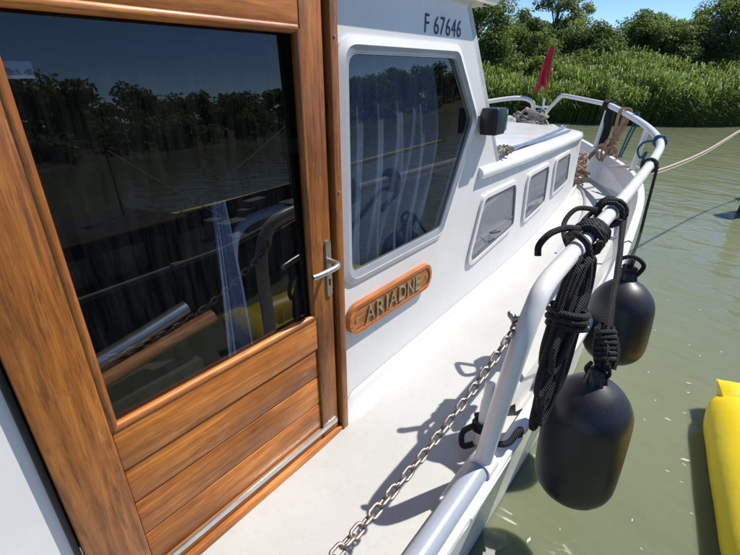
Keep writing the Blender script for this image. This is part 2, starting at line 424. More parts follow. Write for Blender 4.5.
def bank_rise(t, d):
    """ground height d metres behind the waterline"""
    k = min(1, max(0, (t-1)/13.0)); top = 0.50+0.75*k*k*(3-2*k)
    return -0.12+0.30*min(1, d/0.6)+top*min(1, max(0, d-0.4)/6.0)**0.9
rows = []
for t in list(range(-130, -6, 8))+list(np.arange(-6, 30, 0.75))+list(range(30, 250, 10)):
    p, nrm = bank_frame(float(t)); row = []
    for d in (-1.5, -0.3, 0.3, 0.8, 2, 4, 6.5, 10, 20, 60, 250, 700):
        h = bank_rise(t, d) if d > 0 else -0.5-0.3*abs(d)
        q = p+nrm*d; row.append((q.x, q.y, h+(0.12*noise.noise((q.x*0.6, q.y*0.6, 0)) if d > 0.5 else 0)))
    rows.append(row)
flat('river_bank', 'soil', rows)
# the other bank, to starboard and astern, which only the wheelhouse glass mirrors
rows = []
for k in range(27):
    y = -260+k*20; row = []
    for d, h in ((-2, -0.6), (0, 0.0), (2, 0.9), (6, 1.3), (40, 1.6), (600, 1.6)): row.append((30+d+3*math.sin(y*0.06), y, h))
    rows.append(row)
flat('opposite_bank', 'soil', rows)

# ------------------------------------------------------------------ vegetation
def raw_mesh(name, V, F, tint=None):
    me = bpy.data.meshes.new(name); V = np.asarray(V, np.float32); F = np.asarray(F, np.int32); k = F.shape[1]
    me.vertices.add(len(V)); me.vertices.foreach_set('co', V.ravel())
    me.loops.add(F.size); me.loops.foreach_set('vertex_index', F.ravel())
    me.polygons.add(len(F)); me.polygons.foreach_set('loop_start', np.arange(0, F.size, k, dtype=np.int32))
    try: me.polygons.foreach_set('loop_total', np.full(len(F), k, np.int32))
    except Exception: pass
    me.update(calc_edges=True); me.validate()
    if tint is not None:
        a = me.attributes.new('tint', 'FLOAT', 'FACE'); a.data.foreach_set('value', np.asarray(tint, np.float32))
    return me
def leaves(centres, radii, per, size, seed, flat_=0.75, elong=1.9):
    r = np.random.default_rng(seed); C = np.repeat(np.asarray(centres), per, 0); R = np.repeat(np.asarray(radii), per)
    n = len(C); d = r.normal(size=(n, 3)); d /= np.linalg.norm(d, axis=1)[:, None]
    rad = R*r.random(n)**0.45; P = C+d*rad[:, None]*np.array([1, 1, flat_])
    nrm = d*0.6+r.normal(size=(n, 3))*0.7+np.array([0, 0, 0.35]); nrm /= np.linalg.norm(nrm, axis=1)[:, None]
    a = np.cross(nrm, r.normal(size=(n, 3))); a /= np.linalg.norm(a, axis=1)[:, None]; b = np.cross(nrm, a)
    s = size*(0.6+0.8*r.random(n))[:, None]; a = a*s*elong*0.5; b = b*s*0.5
    V = np.stack([P-a, P+b, P+a, P-b], 1).reshape(-1, 3); F = np.arange(n*4).reshape(n, 4)
    ct = np.repeat(r.random(len(centres)), per); tint = np.clip(0.55*ct+0.45*r.random(n), 0, 1)
    return V, F, tint
def tree(name, x, y, z, h, w, mat, seed, label, clumps=46, per=420, size=0.072, airy=1.0, trunkfrac=0.3, group='trees along the far bank', lean=0.0):
    r = random.Random(seed)
    e = bpy.data.objects.new(name, None); COL.objects.link(e); e.location = (x, y, z); tag(e, label, 'tree', group)
    mb = MB(); top = Vector((lean*h, 0, h*0.82))
    mb.tube(cr([(0, 0, -0.3), (r.uniform(-.1, .1), r.uniform(-.1, .1), h*0.3), (lean*h*0.5, r.uniform(-.15, .15), h*0.55), top], 4), [0.045*h*(1-0.9*i/12) * 0.55+0.01 for i in range(13)], 7)
    cs = []; rs = []
    for k in range(clumps):
        u = r.random(); zz = trunkfrac+(1-trunkfrac)*(0.06+0.90*u)
        prof = math.sin(PI*min(1, 0.12+0.86*((zz-trunkfrac)/(1-trunkfrac))))**0.7
        a = r.random()*2*PI; rr = w*0.5*prof*math.sqrt(r.uniform(0.15, 1.0))*(0.95+0.75*noise.noise((math.cos(a)*1.3+seed, math.sin(a)*1.3, zz*3.5)))
        c = Vector((math.cos(a)*rr+lean*h*zz, math.sin(a)*rr, h*zz*(0.97+0.22*noise.noise((math.cos(a)*1.7, math.sin(a)*1.7+seed, 4))))); cs.append(tuple(c)); rs.append(w*r.uniform(0.10, 0.19)*airy)
        if k % 2 == 0:
            st = Vector((lean*h*0.4, 0, h*max(0.12, zz*0.62))); mid = (st+c)/2+Vector((0, 0, 0.05*h))
            mb.tube([st, mid, c], [0.012*h*0.5, 0.008*h*0.5, 0.004], 5)
    link('trunk', mb.mesh('trunk'), 'bark', e, 40)
    V, F, t = leaves(cs, rs, per, size, seed)
    link('crown', raw_mesh('crown', V, F, t), mat, e); return e
TREES = [ # (name, x, y, ground z, height, width, material, label, options)
 ('bushy_tree', -11.6, 25.3, .5, 5.1, 4.8, 'leaf_mid', 'round bushy tree beside the wheelhouse roof, leftmost on the far bank', dict(clumps=80, trunkfrac=.05)),
 ('bushy_tree', -16.2, 27.0, .5, 5.2, 4.6, 'leaf_mid', 'broad bushy tree mostly hidden behind the wheelhouse roof', dict(clumps=60, trunkfrac=.05)),
 ('bushy_tree', -9.9, 28.6, .6, 4.0, 3.6, 'leaf_dark', 'low dark tree filling the gap left of the tall airy tree', dict(clumps=54, trunkfrac=.05)),
 ('airy_tree', -9.9, 33.2, .8, 6.4, 4.8, 'leaf_grey', 'tall airy grey-green tree with sky showing through, above the red flag', dict(clumps=70, per=150, airy=.70, size=.085, trunkfrac=.30)),
 ('bushy_tree', -8.6, 31.6, .8, 3.5, 4.6, 'leaf_dark', 'low dark tree growing under the tall airy tree', dict(clumps=60, trunkfrac=.05)),
 ('bushy_tree', -6.8, 32.8, 1.0, 3.6, 4.4, 'leaf_dark', 'low dark tree just right of the tall airy tree', dict(clumps=60, trunkfrac=.05)),
 ('willow_tree', -4.8, 34.0, 1.2, 4.2, 4.0, 'leaf_mid', 'mid-green willow above the bow rail rope bundle', dict(clumps=70, trunkfrac=.08, lean=.05)),
 ('willow_tree', -2.7, 35.4, 1.2, 4.0, 4.4, 'leaf_grey', 'lower grey-green willow in the dip between two taller trees', dict(clumps=64, trunkfrac=.08, lean=.05)),
 ('willow_tree', -0.9, 36.6, 1.3, 5.4, 4.8, 'leaf_mid', 'tall full willow, highest crown right of the airy tree', dict(clumps=90, trunkfrac=.08, lean=.04)),
 ('willow_tree', 1.5, 38.0, 1.3, 4.7, 4.6, 'leaf_grey', 'grey-green willow second from the right edge', dict(clumps=72, trunkfrac=.08, lean=.04)),
 ('willow_tree', 3.7, 40.0, 1.3, 5.5, 5.0, 'leaf_mid', 'willow cut by the right edge of the picture', dict(clumps=72, trunkfrac=.08, lean=.04)),
]
for i, (nm, x, y, z, h, w, mt, lb, kw) in enumerate(TREES): tree(nm, x, y, z, h, w, mt, 40+i, lb, **kw)
# undergrowth between reeds and trees
cs = []; rs = []
for k in range(420):
    t = random.uniform(-9, 28); d = random.uniform(4.0, 12.5); p, nrm = bank_frame(t); q = p+nrm*d
    cs.append((q.x, q.y, bank_rise(t, d)+random.uniform(0.2, 1.2+.32*max(0, d-4)))); rs.append(random.uniform(0.45, 0.95))
V, F, tt = leaves(cs, rs, 260, 0.085, 5)
tag(link('undergrowth', raw_mesh('undergrowth', V, F, tt), 'leaf_mid'), 'dark tangled undergrowth between the reeds and the trees', 'undergrowth', kind='stuff')
# reeds
def reeds(name, place, n, seed, label):
    r = np.random.default_rng(seed); V = []; F = []; T = []; base = 0
    B = np.array([place(r) for _ in range(n)])            # x,y,z,h
    L = 9
    for k in range(L):
        m = n; fr = (k+0.4)/L*0.8+0.18
        a = r.random(m)*2*PI; ln = B[:, 3]*(0.17+0.16*r.random(m)); wd = 0.012+0.016*r.random(m)
        lean = np.stack([0.10*np.ones(m), 0.03*np.ones(m)], 1)*B[:, 3:4]*fr**2
        p0 = np.stack([B[:, 0]+lean[:, 0], B[:, 1]+lean[:, 1], B[:, 2]+B[:, 3]*fr*0.9], 1)
        dx = np.cos(a)*0.95+0.25; dy = np.sin(a)*0.95-0.1
        up = 0.15+0.75*r.random() if k < L-1 else 1.3
        d1 = np.stack([dx*0.5, dy*0.5, np.full(m, up)], 1)*ln[:, None]*0.55
        d2 = np.stack([dx, dy, np.full(m, up*0.1)-0.75*r.random(m)], 1)*ln[:, None]*0.55
        p1 = p0+d1; p2 = p1+d2; side = np.stack([-np.sin(a), np.cos(a), np.zeros(m)], 1)*wd[:, None]
        vs = np.stack([p0-side*0.5, p0+side*0.5, p1-side, p1+side, p2, p2+side*0.05], 1).reshape(-1, 3); V.append(vs)
        i0 = base+np.arange(m)*6
        F.append(np.stack([i0, i0+1, i0+3, i0+2], 1)); F.append(np.stack([i0+2, i0+3, i0+5, i0+4], 1)); base += m*6
        ti = np.clip(0.15+0.5*r.random(m)+0.2*fr, 0, .9); ti = np.where(r.random(m) < .05, 1.0, ti); T += [ti, ti]
    st = 0.008
    p0 = B[:, :3]-np.array([0, 0, .1]); p1 = p0+np.stack([0.08*B[:, 3], 0.02*B[:, 3], B[:, 3]], 1)
    vs = np.stack([p0+[st, st, 0], p0-[st, st, 0], p1-[st, st, 0], p1+[st, st, 0]], 1).reshape(-1, 3); V.append(vs)
    F.append((base+np.arange(n)*4)[:, None]+np.arange(4)[None]); T.append(r.random(n)*0.4)
    o = link(name, raw_mesh(name, np.concatenate(V), np.concatenate(F), np.concatenate(T)), 'reed_leaf')
    return tag(o, label, 'reeds', kind='stuff')
def rplace(r):
    t = r.uniform(-9, 24); d = 0.1+6.6*r.random()**1.25; p, nrm = bank_frame(t); q = p+nrm*d
    k = min(1, max(0, (t+2)/12)); h = (1.05+0.50*k+0.22*math.sin(t*1.7)+0.15*math.sin(t*4.1+d))*r.uniform(0.75, 1.15)
    return (q.x, q.y, bank_rise(t, d), max(0.5, h))
reeds('reed_bed', rplace, 24000, 3, 'dense bright green reeds covering the far river bank')
# the wood on the other bank reads as one mass in the glass
cs = []; rs = []
for k in range(620):
    y = random.uniform(-40, 75); x = 33+3*math.sin(y*0.06)+random.uniform(0, 9)
    top = 4.2+2.8*noise.noise((y*0.06, 3.1, 0))+0.9*noise.noise((y*0.25, 9.1, 0))
    cs.append((x, y, 0.5+random.random()**0.75*max(1.5, top))); rs.append(random.uniform(0.8, 1.5))
for k in range(220):
    y = random.uniform(-40, 75); cs.append((30.6+3*math.sin(y*0.06)+random.uniform(0, 2.5), y, random.uniform(.3, 1.8))); rs.append(random.uniform(.7, 1.2))
V, F, tt = leaves(cs, rs, 170, 0.24, 15)
tag(link('far_wood', raw_mesh('far_wood', V, F, tt), 'leaf_dark'), 'dark line of trees mirrored in the wheelhouse glass', 'wood', kind='stuff')

# ------------------------------------------------------------------ the boat
boat = bpy.data.objects.new('motor_boat', None); COL.objects.link(boat); boat.matrix_world = M
tag(boat, 'white motor boat with varnished wooden door and dark tinted windows', 'boat')
CX = -1.05                                                  # centreline
def xs(y): return -0.022*max(0.0, y-2.4)**2                # plan curve of the cabin side
ZD = [(-2, -1.405), (0.9, -1.40), (1.3, -1.375), (2.2, -1.345), (3.0, -1.32), (4.0, -1.25), (5.0, -1.18), (6.0, -1.11), (7.2, -1.04)]
def zd(y): return interp(y, ZD)
GUN = cr([(.60, -1.9, -1.355), (.615, -1, -1.355), (.625, 0, -1.355), (.63, 0.9, -1.352), (.635, 1.6, -1.33), (.64, 2.3, -1.30), (.64, 3.0, -1.235), (.60, 3.8, -1.10), (.52, 4.5, -.965), (.31, 5.2, -.905), (-.25, 6.05, -.82), (-.72, 6.60, -.74), (CX, 6.86, -.67)], 6)
def mirror(p): return Vector((2*CX-p[0], p[1], p[2]))
GALL = GUN+[mirror(p) for p in reversed(GUN[:-1])]
# hull skin
rows = []
for i, p in enumerate(GALL):
    s = 1 if i < len(GUN) else -1
    k = i if i < len(GUN) else len(GALL)-1-i
    bowf = max(0, (p.y-3.5)/3.4); row = []
    for u in (0.0, 0.04, 0.25, 0.5, 0.75, 1.0):
        z = p.z-0.005+(-2.45-p.z)*u; inset = (0.03+0.12*u)+bowf*0.45*u
        half = abs(p.x-CX); sc = max(0.02, (half-inset*min(1, half/0.6)))/half if half > 1e-4 else 1
        row.append((CX+(p.x-CX)*sc, p.y-bowf*0.75*u*(1 if half < 1.2 else .8), z))
    rows.append(row)
MB().grid(rows).obj('hull', 'gelcoat', boat, 60)
# gunwale rubbing strip
mb = MB()
prof = [(-0.035, 0.0), (-0.03, 0.016), (0.0, 0.024), (0.022, 0.012), (0.026, -0.012), (0.018, -0.04), (-0.012, -0.045)]
rows = []
for i, p in enumerate(GALL):
    a = GALL[max(0, i-1)]; b = GALL[min(len(GALL)-1, i+1)]; t = (b-a); t.z = 0; t.normalize(); out = Vector((t.y, -t.x, 0))
    rows.append([p+out*dx+Vector((0, 0, dz)) for dx, dz in prof])
MB().grid(rows, closed=True).obj('gunwale', 'gelcoat_gloss', boat, 50)
# deck (inside the bulwark) and the bulwark's inner face
rows = []; rowsb = []
for p in GUN:
    z = min(zd(p.y), p.z-0.025); xin = p.x-0.03
    if xin < CX: xin = CX
    r = [(xin+(CX-xin)*u, p.y-0.03*(1 if p.y > 6 else 0), z+0.03*math.sin(min(1, u*2.2)*PI/2)) for u in (0, .06, .15, .3, .5, .75, 1)]
    rows.append(r+[(2*CX-q[0], q[1], q[2]) for q in r[-2::-1]])
    rowsb.append((p, (xin, r[0][1], z)))
MB().grid(rows).obj('deck', 'deck_paint', boat, 40)
mb = MB(); br = []
for p, q in rowsb:
    if p.y < 1.6: continue
    br.append([(p.x-0.030, p.y-(0.02 if p.y > 5 else 0), p.z+0.005), ((p.x-0.045+q[0])/2-0.02, p.y-0.03, p.z*0.55+q[2]*0.45), (q[0]-0.035, q[1]-0.03, q[2]+0.06), (q[0]-0.09, q[1]-0.05, q[2]+0.004)])
mb.grid(br); mb.grid([[(2*CX-a[0], a[1], a[2]) for a in r] for r in br]); mb.obj('bulwark', 'bulwark_paint', boat, 60)
# deck edge beading and thin seams on the side deck
MB().tube(cr([(0.17, 3.4, zd(3.4)+.022), (0.13, 4.2, zd(4.2)+.03), (-0.02, 4.9, zd(4.9)+.034), (-.3, 5.45, zd(5.45)+.036), (-.7, 5.8, zd(5.8)+.036)], 6), 0.012, 8).obj('deck_bead', 'trim_grey', boat)
for y in (3.0, 3.95):
    MB().box((0.20, y, zd(y)+.012), (0.55, y+0.012, zd(y)+.032)).obj('deck_seam', 'trim_grey', boat)

# wheelhouse side with door and window openings
WIN = [(1.145, .065), (1.845, .068), (2.065, -.195), (1.803, -.685), (1.145, -.692)]
DOOR = [(.095, -1.365), (1.063, -1.365), (1.063, .235), (.095, .235)]
wall_outer = [(-1.6, -1.44), (2.50, -1.44), (2.50, -.50), (1.95, .275), (-1.6, .275)]
hole = round_poly(offset_poly(WIN, .012), .055)
plate(wall_outer, [hole, DOOR], 0.0, 0.035).obj('wheelhouse_wall', 'gelcoat', boat, 30)
# added dark lining, aft/port/front panels, roof
mb = MB()
def quad(mb, a, b, c, d): mb.add([a, b, c, d], [(0, 1, 2, 3)])
mb.box((-2.06, -1.6, -1.44), (-2.10, 1.95, .27)); mb.box((-2.06, -1.6, -1.44), (-.036, -1.56, .27))
mb.obj('wheelhouse_panel', 'gelcoat', boat, 30)
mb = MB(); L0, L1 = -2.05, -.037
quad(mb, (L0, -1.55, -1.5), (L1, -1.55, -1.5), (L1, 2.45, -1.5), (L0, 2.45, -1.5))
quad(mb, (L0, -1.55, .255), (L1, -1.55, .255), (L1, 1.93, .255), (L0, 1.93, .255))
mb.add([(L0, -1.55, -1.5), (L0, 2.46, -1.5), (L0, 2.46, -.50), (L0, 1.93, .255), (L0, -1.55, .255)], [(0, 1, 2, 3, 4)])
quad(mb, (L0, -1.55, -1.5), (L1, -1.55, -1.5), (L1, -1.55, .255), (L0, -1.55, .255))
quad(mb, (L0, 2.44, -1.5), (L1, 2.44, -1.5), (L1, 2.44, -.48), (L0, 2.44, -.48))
mb.obj('shade_lining', 'lining', boat, None)  # near-black lining added so the white walls bounce no light inside
fr = [(L0-.05, 2.50, -.50), (0.0, 2.50, -.50), (0.0, 1.95, .275), (L0-.05, 1.95, .275)]
for a, b in ((0, .06), (.32, .36), (.64, .68), (.94, 1)):
    lo0 = Vector(fr[0]).lerp(fr[1], a); lo1 = Vector(fr[0]).lerp(fr[1], b); hi0 = Vector(fr[3]).lerp(fr[2], a); hi1 = Vector(fr[3]).lerp(fr[2], b)
    d = Vector((0, -.03, -.02)); MB().add([lo0, lo1, hi1, hi0, lo0+d, lo1+d, hi1+d, hi0+d], [(0, 1, 2, 3), (7, 6, 5, 4), (0, 3, 7, 4), (1, 5, 6, 2), (0, 4, 5, 1), (3, 2, 6, 7)]).obj('windscreen_post', 'gelcoat', boat, 30)
mb = MB(); mb.add([Vector(p)+Vector((0, -.012, -.01)) for p in fr], [(0, 1, 2, 3)]); mb.obj('windscreen_pane', 'door_glass', boat, None)
mb = MB(); mb.add([(L0, 2.44, -.50), (L1, 2.44, -.50), (L1, 1.915, .27), (L0, 1.915, .27)], [(0, 1, 2, 3)]); mb.obj('windscreen_light_block', 'light_block_cloth', boat, None)  # unseen dark sheet added to keep windscreen sunlight out of the wheelhouse
mb = MB(); mb.bbox((L0-.12, -1.75, .275), (.062, 2.115, .335), .024, 4); roof = mb.obj('wheelhouse_roof', 'gelcoat_gloss', boat, 60)
mb = MB()
for y in (2.02, 2.055): mb.lathe([(.008, 0), (.008, .004), (.004, .006)], 10, Matrix.Translation((.03, y, .2745)) @ Matrix.Rotation(PI, 4, 'X'))
mb.obj('roof_bolt', 'black_plastic', roof, 40)
# fillet between wall and deck
rows = []
ys = [1.068, 1.085, 1.10, 1.12, 1.14]+[1.2+0.15*k for k in range(26)]
for y in ys:
    x0 = xs(y)+0.002; z0 = zd(y)+0.022; k_ = min(1, .5+(y-1.068)*8); row = [(x0, y, z0+.115*k_), (x0+.008, y, z0+.108*k_)]
    for k in range(6):
        a = PI/2*k/5*0.92; row.append((x0+.010+.06*k_*(1-math.cos(a)), y, z0+(.09-.09*math.sin(a))*k_))
    row.append((x0+.085*k_, y, z0-.008)); rows.append(row)
MB().grid(rows).obj('deck_fillet', 'gelcoat_gloss', boat, 60)

# ---- door
door = bpy.data.objects.new('door', None); COL.objects.link(door); door.parent = boat
door['label'] = 'varnished wooden wheelhouse door with large dark pane'
XF = 0.026
def wbox(name, y0, y1, z0, z1, mat, x0=-.014, x1=XF, bev=.0035, par=None):
    return MB().bbox((x0, y0, z0), (x1, y1, z1), bev, 2).obj(name, mat, par or door, 40)
wbox('stile', .104, .236, -1.335, .214, 'wood_z')
wbox('stile', .930, 1.016, -1.335, .214, 'wood_z')
wbox('top_rail', .2362, .9298, .112, .214, 'wood_y', x1=XF-.002)
wbox('lock_rail', .2362, .9298, -.906, -.775, 'wood_y', x1=XF-.002)
for z0, z1 in ((-1.031, -.911), (-1.156, -1.036), (-1.283, -1.161)): wbox('plank', .238, .928, z0, z1, 'wood_y', x1=XF-.008, bev=.003)
MB().box((-.012, .23, -1.30), (.010, .935, -.9)).obj('door_backing', 'rubber_seal', door, 30)
wbox('bottom_rail', .2362, .9298, -1.335, -1.287, 'wood_y', x1=XF-.004)
MB().bbox((XF-.003, .115, -1.306), (XF+.006, 1.01, -1.283), .002, 1).obj('rain_strip', 'alu', door, 40)
# glazing beads, mitred look, rounded
for a, b, c in (((.243, .112), (.924, .112), 'wood_y'), ((.243, -.774), (.924, -.774), 'wood_y'), ((.243, -.774), (.243, .112), 'wood_z'), ((.924, -.774), (.924, .112), 'wood_z')):
    p, q = Vector((.016, *a)), Vector((.016, *b))
    MB().tube([p, p.lerp(q, .5), q], .0125, 10).obj('glazing_bead', c, door)
tilt = math.tan(math.radians(1.2))
mb = MB(); zt, zb = .11, -.772
mb.add([(.004, .245, zb), (.004, .922, zb), (.004-(zt-zb)*tilt, .922, zt), (.004-(zt-zb)*tilt, .245, zt)], [(0, 1, 2, 3)])
pane = mb.obj('pane', 'door_glass', door, None)
mb = MB(); mb.add([(-.0150, .262, .022), (-.0150, .306, .022), (-.0144, .306, -.006), (-.0144, .262, -.006)], [(0, 1, 2, 3)]); mb.obj('pale_square', 'trim_grey', pane, None)  # small pale square in the upper aft corner of the pane
# lock plate, keyhole, lever
lp = plate(round_poly([(.985, -.505), (1.010, -.505), (1.010, -.715), (.985, -.715)], .010), [], XF+.006, .006).obj('lock_plate', 'alu', door, 30)
mb = MB(); mb.lathe([(.005, 0), (.005, .002)], 10, Matrix.Translation((XF+.0061, .9975, -.652)) @ Matrix.Rotation(PI/2, 4, 'Y')); mb.box((XF+.006, .995, -.672), (XF+.0082, 1.000, -.652)); mb.obj('keyhole', 'black_plastic', lp, 30)
mb = MB(); mb.tube(cr([(XF, .9975, -.578), (XF+.03, .9975, -.578), (XF+.052, .992, -.579), (XF+.060, .972, -.581), (XF+.058, .94, -.584), (XF+.052, .900, -.588), (XF+.046, .880, -.589)], 6), [.0095]*37, 12)
mb.obj('lever', 'alu', door)
# frame
mb = MB(); mb.bbox((-.02, 1.034, -1.37), (.040, 1.067, .27), .004, 2); mb.obj('door_post', 'wood_z', boat)
mb = MB(); mb.bbox((-.02, .087, -1.37), (.012, .100, .235), .003, 2); mb.obj('door_jamb', 'rubber_seal', boat)
mb = MB(); mb.box((-.03, 1.016, -1.36), (-.004, 1.034, .235)); mb.box((-.03, .10, .214), (-.002, 1.034, .24)); mb.obj('door_gap_seal', 'rubber_seal', boat, 30)
mb = MB(); mb.bbox((-.02, .10, .219), (.020, 1.033, .272), .003, 2); mb.obj('door_head', 'wood_y', boat)
mb = MB(); mb.bbox((-.03, .09, -1.376), (.036, 1.033, -1.343), .005, 2); mb.obj('threshold', 'wood_y', boat)
mb = MB(); mb.bbox((-.03, .02, -1.43), (.060, 1.067, -1.377), .008, 3); mb.obj('sill', 'gelcoat_gloss', boat)
for z in (-1.2, -.35, .1): MB().lathe([(.0045, 0), (.0045, .002), (.002, .003)], 8, Matrix.Translation((.040, 1.05, z)) @ Matrix.Rotation(PI/2, 4, 'Y')).obj('screw', 'brass', boat)

# ---- things inside, behind the door pane
rows = []
for k in range(15):
    u = k/14; z = -.325-.53*u; w = .050+.085*u**1.1; c = .680+.015*u; row = []
    for j in range(31):
        v = j/30; y = c-w/2+w*v; x = -.085+.018*math.sin(v*11+.6*u)*(.4+.6*u)+.006*math.sin(v*27+3*u); row.append((x, y, z))
    rows.append(row)
MB().grid(rows).obj('door_curtain', 'curtain_pale', boat, 80)
MB().tube(cr([(-.10, .695, -.70), (-.10, .712, -.50), (-.10, .74, -.435), (-.10, .80, -.405), (-.10, .925, -.398)], 6), .016, 12).obj('wheel_tube', 'sleeve_paint', boat)
MB().tube([(-.095, .18, -.672), (-.095, .40, -.632), (-.095, .535, -.603)], .020, 14).obj('grab_tube', 'alu', boat)
MB().tube(cr([(-.09, .18, -.72), (-.09, .40, -.690), (-.09, .575, -.668), (-.09, .615, -.663)], 5), [.021]*13+[.021, .016, .007], 14).obj('handrail', 'wood_y', boat)
MB().bbox((-.30, .20, -.90), (-.10, .56, -.795), .01, 2).obj('locker', 'pile_wood', boat)
MB().tube([(-.1, .895, -.90), (-.1, .895, -.77)], .011, 10).obj('throttle', 'alu', boat)

# ---- wheelhouse window
win = bpy.data.objects.new('wheelhouse_window', None); COL.objects.link(win); win.parent = boat
I = round_poly(WIN, .050); O1 = round_poly(offset_poly(WIN, .022), .062); O2 = round_poly(offset_poly(WIN, .048), .080)
ring(O2, O1, .001, .006, .016).obj('surround', 'gelcoat', win, 50)
ring(O1, I, -.02, .014, .008).obj('frame', 'trim_grey', win, 50)
I2 = round_poly(offset_poly(WIN, -.004), .045); ring(I, I2, -.008, .007).obj('seal', 'trim_grey', win, 50)
mb = MB(); P2 = offset_poly(WIN, .004); mb.add([(.000-(p[1]+.7)*math.tan(math.radians(0.8)), *p) for p in P2], [tuple(range(5))]); mb.obj('pane', 'window_glass', win, None)
rows = []
for k in range(18):
    u = k/17; z = .09-.82*u; row = []
    wmax = .62+.10*math.sin(PI*min(1, u*1.15))
    for j in range(90):
        v = j/89; y = 1.13+wmax*v; x = -.075+.020*math.sin(v*34+1.5*math.sin(u*1.5+v*3))*(.55+.45*u)+.008*math.sin(v*71+u*4); row.append((x, y, z))
    rows.append(row)
MB().grid(rows).obj('window_curtain', 'curtain_blue', boat, 80)

# ---- registration number, name board
def text_mesh(txt, size, extrude, name):
    cu = bpy.data.curves.new(name, 'FONT'); cu.body = txt; cu.size = size; cu.extrude = extrude; cu.resolution_u = 3
    o = bpy.data.objects.new(name, cu); COL.objects.link(o); dg = bpy.context.evaluated_depsgraph_get(); dg.update()
    me = bpy.data.meshes.new_from_object(o.evaluated_get(dg)); bpy.data.objects.remove(o); return me
def wall_text(txt, y0, y1, z0, z1, x, mat, name, parent, depth=.0006, heavy=0.0):
    me = text_mesh(txt, 1, depth*0, name); co = np.zeros(len(me.vertices)*3, np.float32); me.vertices.foreach_get('co', co); co = co.reshape(-1, 3)
    mn, mx = co.min(0), co.max(0); s = (co-mn)/np.maximum(mx-mn, 1e-6)
    out = np.stack([np.full(len(co), x), y0+s[:, 0]*(y1-y0), z0+s[:, 1]*(z1-z0)], 1)
    me.vertices.foreach_set('co', out.astype(np.float32).ravel()); me.update()
    o = link(name, me, mat, parent)
    if depth:
        md = o.modifiers.new('s', 'SOLIDIFY'); md.thickness = depth; md.offset = 1
    return o
wall_text('F', 1.592, 1.622, .145, .207, .0015, 'registration_ink', 'registration_letter', boat)
for k, ch in enumerate('67646'):
    y = 1.660+k*.0455; wall_text(ch, y, y+.036, .143, .205, .0015, 'registration_ink', 'registration_digit', boat)
nb = bpy.data.objects.new('name_board', None); COL.objects.link(nb); nb.parent = boat
nb['label'] = 'small varnished name board reading ARIADNE'
def capsule(y0, y1, z0, z1, seg=8):
    r = (z1-z0)/2; c = (z0+z1)/2; out = []
    for k in range(seg+1): a = -PI/2+PI*k/seg; out.append((y1-r*.8+math.cos(a)*r*.8, c+math.sin(a)*r))
    for k in range(seg+1): a = PI/2+PI*k/seg; out.append((y0+r*.8+math.cos(a)*r*.8, c+math.sin(a)*r))
    return out
B0 = capsule(1.105, 1.722, -.953, -.823); B1 = capsule(1.122, 1.705, -.938, -.838)
mb = plate(B0, [], .022, .020); mb.obj('board', 'wood_plate', nb, 30)
ring(B0, B1, .0225, .027).obj('board_rim', 'wood_plate', nb, 30)
for k, (ch, w) in enumerate(zip('ARIADNE', (1.1, .95, .22, 1.1, 1.0, 1.0, .85))):
    pos = [0, 1.22, 2.36, 2.72, 3.96, 5.10, 6.24][k]; y = 1.205+pos*.0595
    wall_text(ch, y, y+w*.054, -.926, -.853, .0228, 'brass', 'letter', nb, .006)
for y in (1.150, 1.678): MB().lathe([(.009, 0), (.009, .003), (.004, .005)], 12, Matrix.Translation((.022, y, -.888)) @ Matrix.Rotation(PI/2, 4, 'Y')).obj('screw', 'brass', nb)

# ---- navigation light
nl = bpy.data.objects.new('navigation_light', None); COL.objects.link(nl); nl.parent = boat
nl['label'] = 'black box side light with green lens'
mb = MB(); mb.bbox((.012, 2.130, -.272), (.098, 2.245, -.146), .008, 3); mb.obj('housing', 'black_plastic', nl)
mb = MB(); mb.bbox((.018, 2.243, -.266), (.092, 2.290, -.152), .016, 4); mb.obj('lens', 'green_lens', nl)
mb = MB(); mb.box((-.01, 2.16, -.25), (.014, 2.25, -.16)); mb.obj('bracket', 'black_plastic', nl, 30)

# ---- fore cabin
YF = 4.74
mb = MB(); rows = []
for k in range(19):
    y = 2.48+(YF-2.48)*k/18; x = xs(y); rows.append([(x, y, zd(y)-.03), (x, y, -.56), (x-.002, y, -.50)])
mb.grid(rows)
xe = xs(YF); mb.add([(xe, YF, zd(YF)-.03), (xe-.002, YF, -.50), (2*CX-xe, YF, -.50), (2*CX-xe, YF, zd(YF)-.03)], [(0, 1, 2, 3)])
mb.grid([[(2*CX-p[0], p[1], p[2]) for p in r] for r in rows])
mb.obj('cabin_side', 'gelcoat', boat, 40)
rows = []
def zr(y): return interp(y, [(2.2, -.452), (3.2, -.462), (4.8, -.500)])
for k in range(25):
    y = 2.20+(4.80-2.20)*k/24; e = xs(y)+.030; zz = zr(y); half = e-CX
    # round the front corner
    if y > 4.62: half -= .10*((y-4.62)/.18)**2
    sec = [(half-.025, -.060), (half-.006, -.052), (half, -.034), (half-.004, -.012), (half-.022, .004), (half-.06, .014), (half*.75, .030), (half*.4, .042), (0, .046)]
    row = [(CX+a, y, zz+b) for a, b in sec]; rows.append(row+[(2*CX-p[0], p[1], p[2]) for p in row[-2::-1]])
mb = MB(); mb.grid(rows); n = len(rows[-1]); mb.add(rows[-1], [tuple(range(n))]); mb.add(rows[0], [tuple(range(n))])
mb.obj('cabin_roof', 'gelcoat_gloss', boat, 50)
CW = [[(2.300, -.640), (2.755, -.635), (2.815, -.915), (2.175, -.985)], [(3.02, -.635), (3.47, -.628), (3.50, -.905), (3.045, -.940)], [(3.70, -.625), (4.175, -.625), (4.25, -.872), (3.75, -.890)]]
